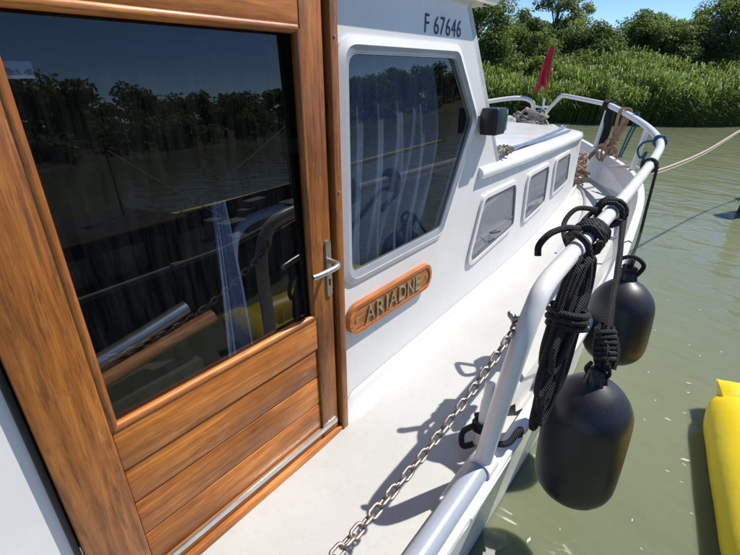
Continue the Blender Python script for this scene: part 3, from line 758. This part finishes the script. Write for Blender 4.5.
for k, W in enumerate(CW):
    w = bpy.data.objects.new('cabin_window', None); COL.objects.link(w); w.parent = boat
    O = round_poly(offset_poly(W, .030), .075); Q = round_poly(offset_poly(W, .006), .055); R2 = round_poly(offset_poly(W, -.008), .050)
    ring(O, Q, .001, .014, .016, xs).obj('frame', 'gelcoat', w, 50)
    ring(Q, R2, .001, .011, .009, xs).obj('seal', 'seal_grey', w, 50)
    mb = MB(); mb.add([(xs(p[0])+.0035, *p) for p in R2], [tuple(range(len(R2)))]); mb.obj('blind', 'blind', w, None)
    mb = MB(); mb.add([(xs(p[0])+.0085, *p) for p in R2], [tuple(range(len(R2)))]); mb.obj('pane', 'cabin_glass', w, None)
    ya, yb = min(p[0] for p in W)+.03, max(p[0] for p in W)-.02; zc = (W[2][1]+W[3][1])/2+.075
    mb = MB(); q = [(ya+.012*k, zc-.012), (yb, zc+.018), (yb, zc+.030), (ya+.012*k, zc)]
    mb.add([(xs(p[0])+.0062, *p) for p in q], [(0, 1, 2, 3)]); mb.obj('sliding_bar', 'trim_grey', w, None)
    mb = MB(); q = [(ya+.02, zc-.05), (yb, zc-.03), (yb, zc+.017), (ya, zc-.013)]
    mb.add([(xs(p[0])+.0058, *p) for p in q], [(0, 1, 2, 3)]); mb.obj('lower_blind', 'blind_dark', w, None)
# handle on first window
MB().tube([(.012, 2.44, -.875), (.020, 2.47, -.88), (.022, 2.56, -.895)], .005, 8).obj('window_catch', 'black_plastic', boat)

# ---- guard rail and pulpit
gr = bpy.data.objects.new('guard_rail', None); COL.objects.link(gr); gr.parent = boat
RAIL = cr([(.595, 1.170, -1.34), (.622, 1.190, -1.05), (.648, 1.215, -.80), (.655, 1.27, -.68), (.655, 1.36, -.622), (.655, 1.60, -.603), (.652, 2.1, -.600), (.632, 2.9, -.600), (.585, 4.1, -.587), (.53, 4.75, -.545), (.34, 5.30, -.475), (.05, 5.80, -.395), (-.24, 6.18, -.325)], 10)
MB().tube(RAIL, .0325, 16).obj('rail_tube', 'rail_paint', gr, 60)
MB().tube(cr([(-.22, 6.16, -.325), (-.60, 6.52, -.29), (-.93, 6.80, -.262), (-1.00, 6.86, -.270), (-1.07, 6.86, -.35), (-1.16, 6.84, -.48), (-1.22, 6.80, -.66)], 8), .027, 12).obj('pulpit_tube', 'rail_paint', gr, 60)
MB().tube([(.335, 5.30, -.49), (.30, 5.22, -.88)], .026, 10).obj('rail_post', 'rail_paint', gr)
MB().tube([(-.235, 6.18, -.335), (-.26, 6.05, -.80)], .026, 10).obj('rail_post', 'rail_paint', gr)
# port half of the pulpit
MB().tube(cr([(-1.30, 6.72, -.66), (-1.32, 6.72, -.42), (-1.36, 6.66, -.33), (-1.48, 6.52, -.295), (-1.75, 6.26, -.33), (-2.3, 5.5, -.46), (-2.62, 4.7, -.55), (-2.70, 3.4, -.6), (-2.74, 1.6, -.6)], 8), .030, 12).obj('pulpit_tube', 'rail_paint', gr, 60)
MB().tube([(-1.11, 6.86, -.42), (-1.33, 6.70, -.41)], .014, 8).obj('gate_bar', 'rail_paint', gr)
MB().tube([(.597, 1.20, -1.312), (.597, .6, -1.318), (.592, -.30, -1.320)], .040, 16).obj('side_sleeve', 'sleeve_paint', gr, 60)
MB().tube([(.598, 1.215, -1.308), (.597, 1.145, -1.314)], .049, 16).obj('sleeve_collar', 'rail_paint', gr, 40)
MB().tube(cr([(.597, -.12, -1.32), (.612, -.13, -1.0), (.62, -.13, -.75), (.62, -.22, -.63), (.62, -.5, -.6), (.6, -1.6, -.6)], 8), .043, 14).obj('rail_tube', 'rail_paint', gr, 60)
MB().bbox((.53, .98, -1.358), (.66, 1.32, -1.345), .004, 1).obj('rail_foot', 'rail_paint', gr)
# cleat at the post
MB().tube(cr([(.535, 1.32, -1.36), (.525, 1.34, -1.27), (.520, 1.36, -1.18), (.515, 1.38, -1.10)], 5), [.026]*5+[.024]*6+[.02]*5, 12).obj('cleat', 'rail_paint', boat)

# ------------------------------------------------------------------ things on the boat
def rail_at(y, z=None):
    best = min((p for p in RAIL if p.y > 1.3), key=lambda p: abs(p.y-y)); return best
def wraps(mb, centre, axis, R, r, n, pitch, start=0.0, wob=.003, seed=1):
    rd = random.Random(seed); ax = Vector(axis).normalized(); u = ax.orthogonal().normalized(); w = ax.cross(u); pts = []
    for k in range(int(n*16)+1):
        a = start+2*PI*k/16; rr = R+rd.uniform(-wob, wob)
        pts.append(Vector(centre)+ax*(pitch*(k/16-n/2))+u*math.cos(a)*rr+w*math.sin(a)*rr)
    mb.tube(pts, r, 8); return pts
# chain
CH0, CH1 = Vector((.622, 1.245, -.725)), Vector((.60, -.10, -.715))
base = CH0.copy(); chain = boat_thing('chain', base, 'rusty steel chain hanging across the rail gap beside the door', 'chain')
def chain_pt(u):
    p = CH0.lerp(CH1, u); s = .215; p.z -= 4*s*u*(1-u)*(1-.12*(1-u)); p.x -= .03*math.sin(PI*u); return p
lk = MB(); pts = []
for k in range(16):
    a = 2*PI*k/16; pts.append((0.0, math.cos(a)*.0105, math.sin(a)*.0115+(.0085 if math.sin(a) > 0 else -.0085)))
lk.tube(pts, .0042, 6, closed=True); lkm = lk.mesh('link'); lkm.materials.append(MAT['steel'])
lkm.polygons.foreach_set('use_smooth', [True]*len(lkm.polygons))
def place_links(path, parent, base):
    acc = 0; step = .0325; last = path[0]; i = 0; prev = path[0]
    L = [0]
    for a, b in zip(path, path[1:]): L.append(L[-1]+(b-a).length)
    s = step/2; j = 0
    while s < L[-1]:
        while L[j+1] < s: j += 1
        t = (s-L[j])/(L[j+1]-L[j]); p = path[j].lerp(path[j+1], t); d = (path[j+1]-path[j]).normalized()
        o = bpy.data.objects.new('link', lkm); COL.objects.link(o); o.parent = parent
        q = d.to_track_quat('Z', 'X').to_matrix().to_4x4()
        o.matrix_local = Matrix.Translation(p-base) @ q @ Matrix.Rotation((PI/4 if i % 2 else -PI/4)+random.uniform(-.2, .2), 4, 'Z')
        s += step; i += 1
place_links([chain_pt(k/80) for k in range(81)], chain, base)
e = chain_pt(.645); place_links([e+Vector((0, 0, -.01)), e+Vector((.004, 0, -.05)), e+Vector((-.002, .004, -.13))], chain, base)
mb = MB(); mb.tube(cr([(.652, 1.258, -.722), (.628, 1.250, -.705), (.608, 1.246, -.722), (.615, 1.245, -.74)], 5), .007, 8); mb.lathe([(.012, 0), (.012, .02), (.006, .03)], 8, Matrix.Translation((.610, 1.243, -.713)) @ Matrix.Rotation(-.8, 4, 'Y')); part(mb, 'shackle', 'steel', chain, base)

# fenders
def fender(c, r, h, label, tilt=0.0, rotz=0.0):
    base = Vector((c[0], c[1], c[2]-h/2)); th = boat_thing('fender', base, label, 'fender', 'black fenders on the starboard side')
    prof = []
    cap = r*0.85
    prof += [(.018, -h/2-.022), (.034, -h/2-.018), (.045, -h/2)]
    for k in range(1, 9): a = PI/2*k/8; prof.append((r*math.sin(a)**.85, -h/2+cap*(1-math.cos(a))+.005))
    for k in range(1, 7): prof.append((r*(1+.012*math.sin(PI*k/7)), -h/2+cap+(h-cap*2.25)*k/7))
    # shoulder runs up to a ribbed neck
    prof = prof[:17]
    for k in range(0, 9):
        u = k/8; prof.append((.043+(r-.043)*(1-u**2.1)**.78, h/2-cap*1.3+cap*1.22*u))
    prof += [(.040, h/2-cap*.10), (.038, h/2+.015), (.034, h/2+.045), (.020, h/2+.05)]
    R = Matrix.Rotation(tilt, 4, 'X') @ Matrix.Rotation(rotz, 4, 'Y')
    mb = MB(); mb.lathe(prof, 40, Matrix.Translation(c) @ R); part(mb, 'body', 'fender_rubber', th, base, 70)
    mb = MB()
    for k in range(8):
        a = 2*PI*k/8; d = Vector((math.cos(a), math.sin(a), 0))
        mb.tube([Vector(c)+R.to_3x3() @ (d*.034+Vector((0, 0, h/2+.03))), Vector(c)+R.to_3x3() @ (d*.043+Vector((0, 0, h/2-.02))), Vector(c)+R.to_3x3() @ (d*(.045+r*.16)+Vector((0, 0, h/2-.052)))], [.008, .010, .003], 6)
    part(mb, 'neck_ribs', 'fender_rubber', th, base, 60)
    return th, base, Vector(c)+R.to_3x3() @ Vector((0, 0, h/2+.04))
f1, b1, top1 = fender((.828, 1.80, -1.535), .180, .71, 'large black fender hanging nearest, below the rope hank', .03, -.02)
ra = rail_at(2.32)
tn = Vector((.0, 1, 0))
mb = MB(); wraps(mb, ra, (-.02, 1, 0), .054, .0125, 3.2, .026, 1.0, seed=3); wraps(mb, ra+Vector((0, .01, 0)), (-.25, 1, .1), .066, .0125, 1.6, .02, 2.0, seed=4)
mb.tube(cr([ra+Vector((-.05, -.06, .02)), ra+Vector((-.13, -.10, .02)), ra+Vector((-.16, -.16, -.04)), ra+Vector((-.12, -.24, -.10)), ra+Vector((-.09, -.20, -.14)), ra+Vector((-.10, -.08, -.05)), ra+Vector((-.05, .02, .03))], 6), .012, 8)
part(mb, 'rail_hitch', 'black_rope', f1, b1)
k0 = ra+Vector((.055, .02, -.03)); k1 = Vector((.800, 1.90, -1.00))
mb = MB(); mb.tube(cr([k0, k0.lerp(k1, .45)+Vector((.012, 0, 0)), k1+Vector((0, 0, .03)), Vector((.83, 1.84, -1.06)), top1+Vector((0, 0, .02))], 6), .0125, 8)
mb.tube(cr([k0+Vector((.005, .03, 0)), k0.lerp(k1, .5)+Vector((.004, .016, 0)), k1+Vector((.012, .01, 0)), top1+Vector((.015, 0, .01))], 6), .010, 8); part(mb, 'hanging_rope', 'black_rope', f1, b1)
mb = MB(); ax = (k1-Vector((.838, 1.82, -1.12))).normalized(); ctr = k1.lerp(Vector((.838, 1.82, -1.12)), .45)
wraps(mb, ctr, ax, .036, .0115, 6.5, .0225, 0, .004, 5)
for k in range(5):
    a = 2*PI*k/5; d = Vector((math.cos(a), math.sin(a), 0))*.047
    mb.tube(cr([ctr+ax*.09+d*.5, ctr+d, ctr-ax*.09+d*.7], 5), .010, 8)
mb.tube(cr([top1+Vector((-.03, 0, .03)), top1+Vector((-.045, 0, -.01)), top1+Vector((-.02, 0, -.035)), top1+Vector((.02, 0, -.035)), top1+Vector((.045, 0, 0)), top1+Vector((.03, 0, .05))], 5), .009, 8)
part(mb, 'rope_knot', 'black_rope', f1, b1)
f2, b2, top2 = fender((.770, 2.62, -1.30), .168, .53, 'second black fender, partly hidden behind the nearest one', -.14, -.05)
mb = MB(); gp = Vector((.655, 3.55, -1.13)); rr2 = rail_at(3.72)
mb.tube(cr([top2+Vector((0, 0, -.01)), top2+Vector((.0, .07, .06)), Vector((.685, 2.98, -1.20)), gp+Vector((.02, 0, .0)), Vector((.66, 3.7, -.85)), rr2+Vector((.05, 0, 0))], 6), .011, 8); part(mb, 'hanging_rope', 'black_rope', f2, b2)
mb = MB(); wraps(mb, top2+Vector((0, .0, .0)), (0, .2, 1), .030, .011, 2.5, .02, seed=8)
mb.tube(cr([top2+Vector((-.05, 0, .0)), top2+Vector((-.06, 0, .05)), top2+Vector((0, 0, .085)), top2+Vector((.06, .02, .04)), top2+Vector((.04, 0, -.02))], 5), .012, 8)
part(mb, 'rope_knot', 'black_rope', f2, b2)
mb = MB(); wraps(mb, rr2, (-.05, 1, 0), .046, .010, 2.2, .022, seed=9); part(mb, 'rail_hitch', 'black_rope', f2, b2)

# black rope hank hung over the rail
rh = rail_at(1.80); base = Vector((rh.x+.02, rh.y, rh.z))
hank = boat_thing('rope_hank', base, 'thick hank of black rope looped over the rail above the fender', 'rope')
mb = MB(); wraps(mb, rh+Vector((0, .06, 0)), (-.02, 1, .01), .057, .0135, 5.2, .026, .5, .004, 11); part(mb, 'turns', 'black_rope', hank, base)
rd = random.Random(5); mb = MB()
for k in range(13):
    y0 = 1.66+rd.uniform(-.06, .06); x0 = .692+rd.uniform(-.025, .025); zt = -.60+rd.uniform(-.05, .0); zb = -1.13+rd.uniform(-.16, .14)
    sp = rd.uniform(.020, .045); dy = -.15+rd.uniform(-.05, .05)
    ctrl = [(x0, y0+.02, zt), (x0+.01, y0+sp, zt-.12), (x0+.012, y0+sp*.6+dy*.45, zt*.5+zb*.5), (x0+.01, y0+sp+dy*.85, zb+.08), (x0, y0+dy, zb), (x0-.008, y0-sp+dy*.85, zb+.08), (x0-.012, y0-sp*.5+dy*.45, zt*.5+zb*.5), (x0-.01, y0-sp, zt-.10)]
    mb.tube(cr(ctrl, 6, True), .0118, 8, closed=True)
part(mb, 'loops', 'black_rope', hank, base)
mb = MB(); mid = Vector((.70, 1.575, -.83)); wraps(mb, mid, (0, .33, 1), .066, .0125, 3.4, .024, 0, .006, 13); part(mb, 'frapping_turns', 'black_rope', hank, base)
mb = MB(); mb.tube(cr([rh+Vector((-.02, -.04, .056)), rh+Vector((-.06, -.08, .062)), rh+Vector((-.10, -.13, .045)), rh+Vector((-.125, -.16, .0)), rh+Vector((-.12, -.17, -.04))], 6), .0135, 8)
mb.tube(cr([rh+Vector((-.05, -.02, .0)), rh+Vector((-.045, -.07, .035)), rh+Vector((.0, -.12, .056)), rh+Vector((.048, -.14, .02)), rh+Vector((.062, -.15, -.08)), rh+Vector((.06, -.18, -.22)), rh+Vector((.05, -.25, -.40)), (.71, 1.48, -1.14)], 8), .0135, 8); part(mb, 'tail', 'black_rope', hank, base)
# short black lashing at the cleat
base = Vector((.525, 1.34, -1.28)); mb = MB(); wraps(mb, base, (0, .1, 1), .036, .012, 2.4, .022, seed=21)
mb.tube(cr([(.56, 1.33, -1.27), (.60, 1.28, -1.28), (.645, 1.30, -1.27), (.66, 1.36, -1.24), (.655, 1.40, -1.30), (.62, 1.42, -1.345)], 6), .012, 8); mb.tube(cr([(.50, 1.30, -1.27), (.47, 1.27, -1.30), (.485, 1.25, -1.345), (.52, 1.27, -1.33)], 6), .012, 8)
boat_mesh(mb, 'lashing', 'black_rope', base, 'short black lashing on the white cleat at the rail foot', 'rope')

# bow ropes
p = Vector((.52, 4.80, -.54)); mb = MB(); wraps(mb, p, (-.3, .9, .1), .046, .010, 2.6, .026, 0, .004, 31)
mb.tube(cr([p+Vector((-.05, 0, 0)), p+Vector((-.12, .02, -.02)), p+Vector((-.16, .04, -.09)), p+Vector((-.12, .02, -.16)), p+Vector((-.08, 0, -.10)), p+Vector((-.10, .02, -.20)), p+Vector((-.09, .02, -.26))], 6), .010, 8)
boat_mesh(mb, 'blue_line', 'blue_rope', p, 'dark blue rope knotted round the curve of the bow rail', 'rope')
p = rail_at(5.84); mb = MB(); rd = random.Random(9)
for k in range(4):
    a = rd.uniform(-.035, .03); mb.tube(cr([p+Vector((-.05+a, .02*k, 0)), p+Vector((-.01+a, 0, .050)), p+Vector((.04+a, -.02, 0)), p+Vector((-.03+a, -.05, -.28)), p+Vector((-.06+a*1.5, -.1, -.50)), p+Vector((-.07+a, -.06, -.40)), p+Vector((-.05+a, 0, -.22))], 6, True), .0105, 8, closed=True)
for k in range(5):
    c = p+Vector((-.08+rd.uniform(-.06, .06), -.08, -.42+rd.uniform(-.10, .08))); mb.tube(cr([c+Vector((math.cos(j*1.26)*.065*rd.uniform(.6, 1.1), rd.uniform(-.03, .03), math.sin(j*1.26)*.11*rd.uniform(.7, 1.1))) for j in range(5)], 6, True), .012, 8, closed=True)
boat_mesh(mb, 'rope_coil', 'tan_rope', p, 'coil of tan rope hung over the bow rail', 'rope')
p = rail_at(5.70); mb = MB()
for k in range(2): mb.tube(cr([p+Vector((.02+.03*k, -.03, .05)), p+Vector((.05+.03*k, -.05, -.02)), p+Vector((.01+.03*k, -.07, -.22)), p+Vector((-.02+.02*k, -.09, -.42))], 6), .009, 8)
boat_mesh(mb, 'dark_line', 'blue_rope', p, 'dark blue line hanging just right of the tan rope coil', 'rope')
p = Vector((-.24, 6.17, -.33)); mb = MB(); rd = random.Random(12); wraps(mb, p, (-.7, .7, 0), .050, .017, 2.5, .04, seed=14)
for k in range(5):
    a = rd.uniform(-.02, .03); mb.tube(cr([p+Vector((.05+a, -.02, .02)), p+Vector((.03+a, -.05, -.15)), p+Vector((.05+a, -.06, -.30)), p+Vector((.0+a, -.10, -.44)), p+Vector((.06+a, -.06, -.36)), p+Vector((.07+a, -.04, -.15))], 5, True), .017, 8, closed=True)
boat_mesh(mb, 'black_hank', 'black_rope', p, 'black rope hanging down the second bow rail post', 'rope')
p = Vector((-.20, 5.97, -.81)); mb = MB(); mb.tube(cr([(-.12, 6.06, -.83), (-.16, 6.0, -.795), (-.22, 5.93, -.83), (-.27, 5.80, -.93), (-.30, 5.72, -1.04)], 6), .024, 8); boat_mesh(mb, 'black_strap', 'black_rope', p, 'thick black line led over the bulwark to the foredeck', 'rope')
p = Vector((-.30, 5.35, zd(5.3)+.04)); mb = MB(); rd = random.Random(3)
for k in range(11):
    c = Vector((-.30+rd.uniform(-.09, .09), 5.42+rd.uniform(-.1, .1), zd(5.3)+.07+.022*k)); mb.tube(cr([c+Vector((math.cos(j*1.05)*.10*rd.uniform(.4, 1.2), math.sin(j*1.05)*.10*rd.uniform(.4, 1.2), rd.uniform(-.07, .07))) for j in range(6)], 5, True), .012, 7, closed=True)
boat_mesh(mb, 'deck_rope', 'tan_rope', p, 'heap of tan rope on the foredeck beside the last cabin window', 'rope')
mb = MB(); p = Vector((.28, 5.25, -.89))
for k in range(2):
    mb.tube(cr([(.12-.05*k, 5.35, -.90), (.30, 5.28, -.862+.01*k), (.40, 5.30, -.90), (.49, 5.9, -.96-.03*k), (.79, 7.2, -.90-.03*k), (1.12, 8.6, -.71-.02*k), (1.75, 11, -.32-.01*k), (2.40, 13.0, .02)], 8), .011, 8)
boat_mesh(mb, 'mooring_line', 'cream_rope', p, 'doubled pale mooring line stretching from the bow across the water', 'rope')

# mop and boat hook on the cabin roof
mb0 = Vector((-.02, 2.6, -.43)); mop = boat_thing('mop', mb0, 'mop with long blue-grey handle lying on the cabin roof edge', 'mop')
def roofz(y): return zr(y)+.014
mb = MB(); mb.tube([(-.05, 2.68, roofz(2.68)+.030), (-.085, 3.5, roofz(3.5)+.020), (-.17, 4.45, roofz(4.45)+.016)], .011, 8); part(mb, 'handle', 'pole_blue', mop, mb0)
mb = MB(); rd = random.Random(4)
for k in range(26):
    a = rd.uniform(0, 2*PI); c = Vector((-.035, 2.60, roofz(2.6)+.025)); d = Vector((math.cos(a)*.055, rd.uniform(-.11, .05), rd.uniform(-.012, .035)))
    mb.tube(cr([c+Vector((0, .05, 0)), c+d*.5+Vector((0, 0, .015)), c+d], 4), .008, 6)
part(mb, 'head', 'mop_head', mop, mb0)
mb = MB(); wraps(mb, Vector((-.045, 2.665, roofz(2.66)+.03)), (0, 1, 0), .022, .006, 2.5, .012, seed=6); part(mb, 'binding', 'black_plastic', mop, mb0)
q = Vector((-.12, 3.2, -.42)); mb = MB(); mb.tube([(-.06, 2.80, roofz(2.8)+.018), (-.14, 3.6, roofz(3.6)+.018), (-.26, 4.56, roofz(4.56)+.022)], .013, 8)
mb.tube(cr([(-.26, 4.56, roofz(4.56)+.022), (-.27, 4.66, roofz(4.6)+.03), (-.30, 4.67, roofz(4.6)+.03), (-.31, 4.62, roofz(4.6)+.028)], 4), .008, 8)
boat_mesh(mb, 'boat_hook', 'pole_blue', q, 'blue-grey boat hook lying beside the mop on the cabin roof', 'boat hook')

# flag at the stem
fb = Vector((-1.20, 6.80, -.66)); fl = boat_thing('flag', fb, 'small faded red flag drooping on its staff at the bow', 'flag')
mb = MB(); mb.tube([(-1.21, 6.80, -.66), (-1.21, 6.80, -.30)], .016, 8); part(mb, 'socket', 'rail_paint', fl, fb)
mb = MB(); mb.tube([(-1.21, 6.80, -.40), (-1.19, 6.83, .36)], .009, 8); part(mb, 'staff', 'wood_z', fl, fb)
rows = []
for k in range(15):
    u = k/14; z = .34-.50*u; row = []; w = .035+.125*u**.75
    for j in range(15):
        v = j/14; row.append((-1.195-.022*u-w*(v-.10)+.012*math.sin(v*14+u*5)*u, 6.82+.040*math.sin(v*11+u*2.5)*(.3+.7*u)-.03*v, z+.02*v*(1-u)-.05*math.sin(v*9+1)*u*u-.03*v*u))
    rows.append(row)
mb = MB(); mb.grid(rows); part(mb, 'cloth', 'flag_red', fl, fb, 80)
# canvas bundles on the foredeck
def lump(name, c, r, mat, seed, label, cat, squash=(1, 1, 1)):
    bm = bmesh.new(); bmesh.ops.create_icosphere(bm, subdivisions=4, radius=1)
    for v in bm.verts:
        n1 = noise.noise(v.co*1.6+Vector((seed, 0, 0))); n2 = noise.noise(v.co*5+Vector((0, seed, 0))); v.co *= 1+.30*n1+.12*n2
        v.co = Vector((v.co.x*r*squash[0], v.co.y*r*squash[1], max(-.55, v.co.z)*r*squash[2]))
    me = bpy.data.meshes.new(name); bm.to_mesh(me); bm.free(); o = link(name, me, mat, None, 80)
    o.matrix_world = M @ Matrix.Translation(c); return tag(o, label, cat)
lump('canvas_bundle', (-1.30, 5.55, -.60), .17, 'canvas', 2.2, 'pale grey canvas bundle on the foredeck beyond the cabin roof', 'bundle', (1.2, 1, .95))
mb = MB(); rd = random.Random(8); c0 = Vector((-1.03, 5.80, -.77))
for k in range(16):
    c = c0+Vector((rd.uniform(-.1, .1), rd.uniform(-.08, .08), .03+.020*k)); mb.tube(cr([c+Vector((math.cos(j*1.05)*.12*rd.uniform(.6, 1.1), math.sin(j*1.05)*.12, rd.uniform(-.06, .06))) for j in range(6)], 5, True), .018, 7, closed=True)
boat_mesh(mb, 'rope_heap', 'mop_head', c0, 'heap of grey rope on the foredeck below the red flag', 'rope')
# small windlass block carrying the bundle and heap
mb = MB(); mb.bbox((-2.0, 5.2, -1.12), (-.85, 6.05, -.74), .04, 3); mb.obj('foredeck_locker', 'gelcoat', boat)

# ------------------------------------------------------------------ things on the water
def world_thing(name, loc, label, cat, group=None, rz=0.0):
    e = bpy.data.objects.new(name, None); COL.objects.link(e); e.location = loc; e.rotation_euler = (0, 0, rz); return tag(e, label, cat, group)
# yellow inflatable raft: one end corner reaches into the picture
raft = world_thing('inflatable_raft', (1.70, 3.17, 0), 'bright yellow inflatable raft floating at the lower right', 'raft', rz=math.radians(8))
def bag(a, b, r, name, tipa=True, tipb=True, z=.12):
    a, b = Vector(a), Vector(b); n = 26; rows = []; d = (b-a); L = d.length; d.normalize(); s = Vector((-d.y, d.x, 0))
    for k in range(n+1):
        u = k/n; x = L*u; e = min(x, L-x)/(r*1.35); 
        if (x < L/2 and not tipa) or (x >= L/2 and not tipb): e = 9
        f = min(1, max(0.0, e)); th = max(.05, math.sqrt(1-(1-f)**2)); wd = .72+.28*th      # pinched seam at the ends
        wob = 1+.006*math.sin(x*11)
        rows.append([a+d*x+s*math.cos(t)*r*wd*wob+Vector((0, 0, z+math.sin(t)*r*.92*th*wob+.10*(1-th))) for t in [2*PI*j/24 for j in range(24)]])
    mb = MB(); mb.grid(rows, closed=True); mb.add(rows[0], [tuple(range(24))]); mb.add(rows[-1], [tuple(range(24))])
    return link(name, mb.mesh(name), 'yellow_pvc', raft, 60)
bag((.02, .32, 0), (.02, -1.14, 0), .225, 'side_tube')
bag((.62, .32, 0), (.62, -1.14, 0), .225, 'side_tube')
bag((-.13, .36, 0), (.76, .42, 0), .17, 'end_tube', z=.15)
bag((-.10, -1.14, 0), (.76, -1.14, 0), .17, 'end_tube', z=.20)
mb = MB(); mb.bbox((.05, -1.14, .02), (.60, .35, .07), .02, 2); link('floor', mb.mesh('floor'), 'raft_floor', raft, 40)
# leaning mooring pile
pile = world_thing('mooring_pile', (1.735, 10.35, 0), 'dark leaning mooring pile at the right edge', 'pile')
mb = MB(); mb.tube(cr([(.0, 0, -.9), (.0, 0, 0), (.01, 0, .75), (.02, .0, .75), (.02, 0, 1.0)], 6), [.15]*20+[.145]*5, 16); link('post', mb.mesh('post'), 'pile_wood', pile, 60)
mb = MB(); mb.lathe([(.10, 0), (.155, .02), (.15, .08), (.02, .12)], 16, Matrix.Translation((.02, 0, .99))); link('cap', mb.mesh('cap'), 'barge_light', pile, 40)
pile2 = world_thing('mooring_pile', (2.52, 13.05, 0), 'mooring pile just outside the frame holding the pale mooring line', 'pile')
mb = MB(); mb.tube([(0, 0, -.9), (0, 0, .6), (.02, 0, 2.6)], .14, 16); link('post', mb.mesh('post'), 'pile_wood', pile2, 60)
mb = MB(); mb.lathe([(.10, 0), (.15, .02), (.145, .08), (.02, .12)], 16, Matrix.Translation((.02, 0, 2.59))); link('cap', mb.mesh('cap'), 'barge_light', pile2, 40)
# floating flecks
fm = MB(); fm.add([(-.5, 0, 0), (-.1, .22, .02), (.5, .05, 0), (.1, -.2, .015), (0, 0, .05)], [(0, 1, 4), (1, 2, 4), (2, 3, 4), (3, 0, 4)]); fme = fm.mesh('fleck'); fme.materials.append(MAT['leaf_fleck'])
FLECKS = [ (1.38, 3.84, 0.046), (1.56, 4.03, 0.048), (1.39, 3.70, 0.036), (1.30, 3.25, 0.049), (1.39, 3.41, 0.034), (1.44, 2.90, 0.061), (1.44, 2.85, 0.030), (1.36, 2.72, 0.029), (1.44, 2.68, 0.022), (1.51, 2.47, 0.021), (1.32, 2.05, 0.019), (0.84, 1.71, 0.047), (0.71, 3.81, 0.027), (1.33, 4.50, 0.031), (1.42, 4.36, 0.030), (1.57, 4.57, 0.032), (1.04, 4.57, 0.032), (1.06, 5.38, 0.036), (1.35, 5.36, 0.036), (1.17, 3.13, 0.024), (1.25, 2.20, 0.026), (1.20, 3.42, 0.025), (1.10, 3.78, 0.027), (0.95, 1.88, 0.018) ]
for i, (x, y, s) in enumerate(FLECKS):
    o = bpy.data.objects.new('floating_leaf', fme); COL.objects.link(o); o.location = (x, y, .0015); o.scale = (s, s*.8, s*.6); o.rotation_euler = (0, 0, random.uniform(0, 6.28))
    tag(o, 'tiny pale leaf fleck drifting on the green water', 'leaf', 'pale leaf flecks on the water')

# dark workboat moored to starboard, out of frame, mirrored in the wheelhouse glass
wb = world_thing('workboat', (4.6, 2.2, 0), 'dark workboat moored opposite, mirrored in the door pane', 'boat', rz=math.radians(-4))
rows = []
for k in range(21):
    u = k/20; y = -4.2+7.6*u; w = 1.15*(1-max(0, (u-.62)/.38)**2.2)*(1 if u > .02 else .9); s = .62+.35*max(0, (u-.5)/.5)**2
    rows.append([(-w*.80, y, -.3), (-w*.95, y, s*.5), (-w, y, s), (-w+.06, y, s), (-w+.08, y, s-.25), (0, y, s-.22), (w-.08, y, s-.25), (w-.06, y, s), (w, y, s), (w*.95, y, s*.5), (w*.8, y, -.3)])
mb = MB(); mb.grid(rows); mb.add(rows[0], [tuple(range(11))]); link('hull', mb.mesh('hull'), 'dark_hull', wb, 40)
mb = MB(); mb.bbox((-.70, -1.6, .3), (.70, .2, 1.02), .06, 3); mb.bbox((-.78, -1.75, 1.02), (.78, .32, 1.07), .03, 2); link('cabin', mb.mesh('cabin'), 'dark_deck', wb, 40)
mb = MB(); mb.tube([(-1.02, -3.5, .62), (-1.05, -1, .62), (-1.04, .5, .62), (-.9, 1.8, .72), (-.3, 3.2, .92)], .03, 8); link('rubbing_rope', mb.mesh('rubbing_rope'), 'barge_light', wb, 60)
mb = MB(); mb.tube([(.1, .0, 1.05), (.1, .0, 1.9)], .012, 8); mb.bbox((.04, -.04, 1.88), (.20, .04, 1.92), .02, 2); link('lamp_mast', mb.mesh('lamp_mast'), 'dark_hull', wb, 40)
mb = MB(); mb.tube([(-.2, 2.6, .7), (-.2, 2.62, 2.0)], .012, 8); mb.add([(-.2, 2.62, 1.98), (-.2, 2.80, 1.92), (-.21, 2.78, 1.75), (-.2, 2.62, 1.78)], [(0, 1, 2, 3)]); link('pennant_staff', mb.mesh('pennant_staff'), 'barge_light', wb, 40)
mb = MB(); rd = random.Random(2)
for k in range(9):
    x, y = rd.uniform(-.8, .6), rd.uniform(.9, 2.4); mb.bbox((x, y, .35), (x+rd.uniform(.1, .4), y+rd.uniform(.1, .4), .45+rd.uniform(.05, .35)), .02, 2)
link('deck_gear', mb.mesh('deck_gear'), 'barge_light', wb, 40)
boom = MB(); boom.tube(cr([(9.5, -6, .03), (9.2, 2, .03), (9.0, 6, .03), (9.6, 12, .03), (10.5, 20, .03)], 8), .085, 10)
o = boom.obj('floating_boom', 'yellow_pvc', None, 60); tag(o, 'thin yellow floating boom mirrored across both wheelhouse panes', 'boom')

for y0, y1 in ((-1.35, -.85), (-.7, -.25)):
    mb = MB(); mb.bbox((-.712, y0, .62), (-.690, y1, .90), .01, 2); link('cabin_window', mb.mesh('cabin_window'), 'barge_light', wb, 40)
for k, (a, b) in enumerate((((-1.0, 2.2, .75), (-1.04, -2.6, .66)), ((-.2, 3.0, .95), (-1.0, -.2, .66)), ((-.6, 1.0, .8), (.1, 0, 1.85)), ((-.2, 2.62, 1.9), (-.6, .2, 1.06)))):
    a, b = Vector(a), Vector(b); sag = .22 if k < 2 else .03
    mb = MB(); mb.tube([a.lerp(b, u/12)-Vector((.05, 0, 4*sag*(u/12)*(1-u/12))) for u in range(13)], .013 if k < 2 else .007, 6); link('rigging_rope', mb.mesh('rigging_rope'), 'cream_rope', wb, 60)
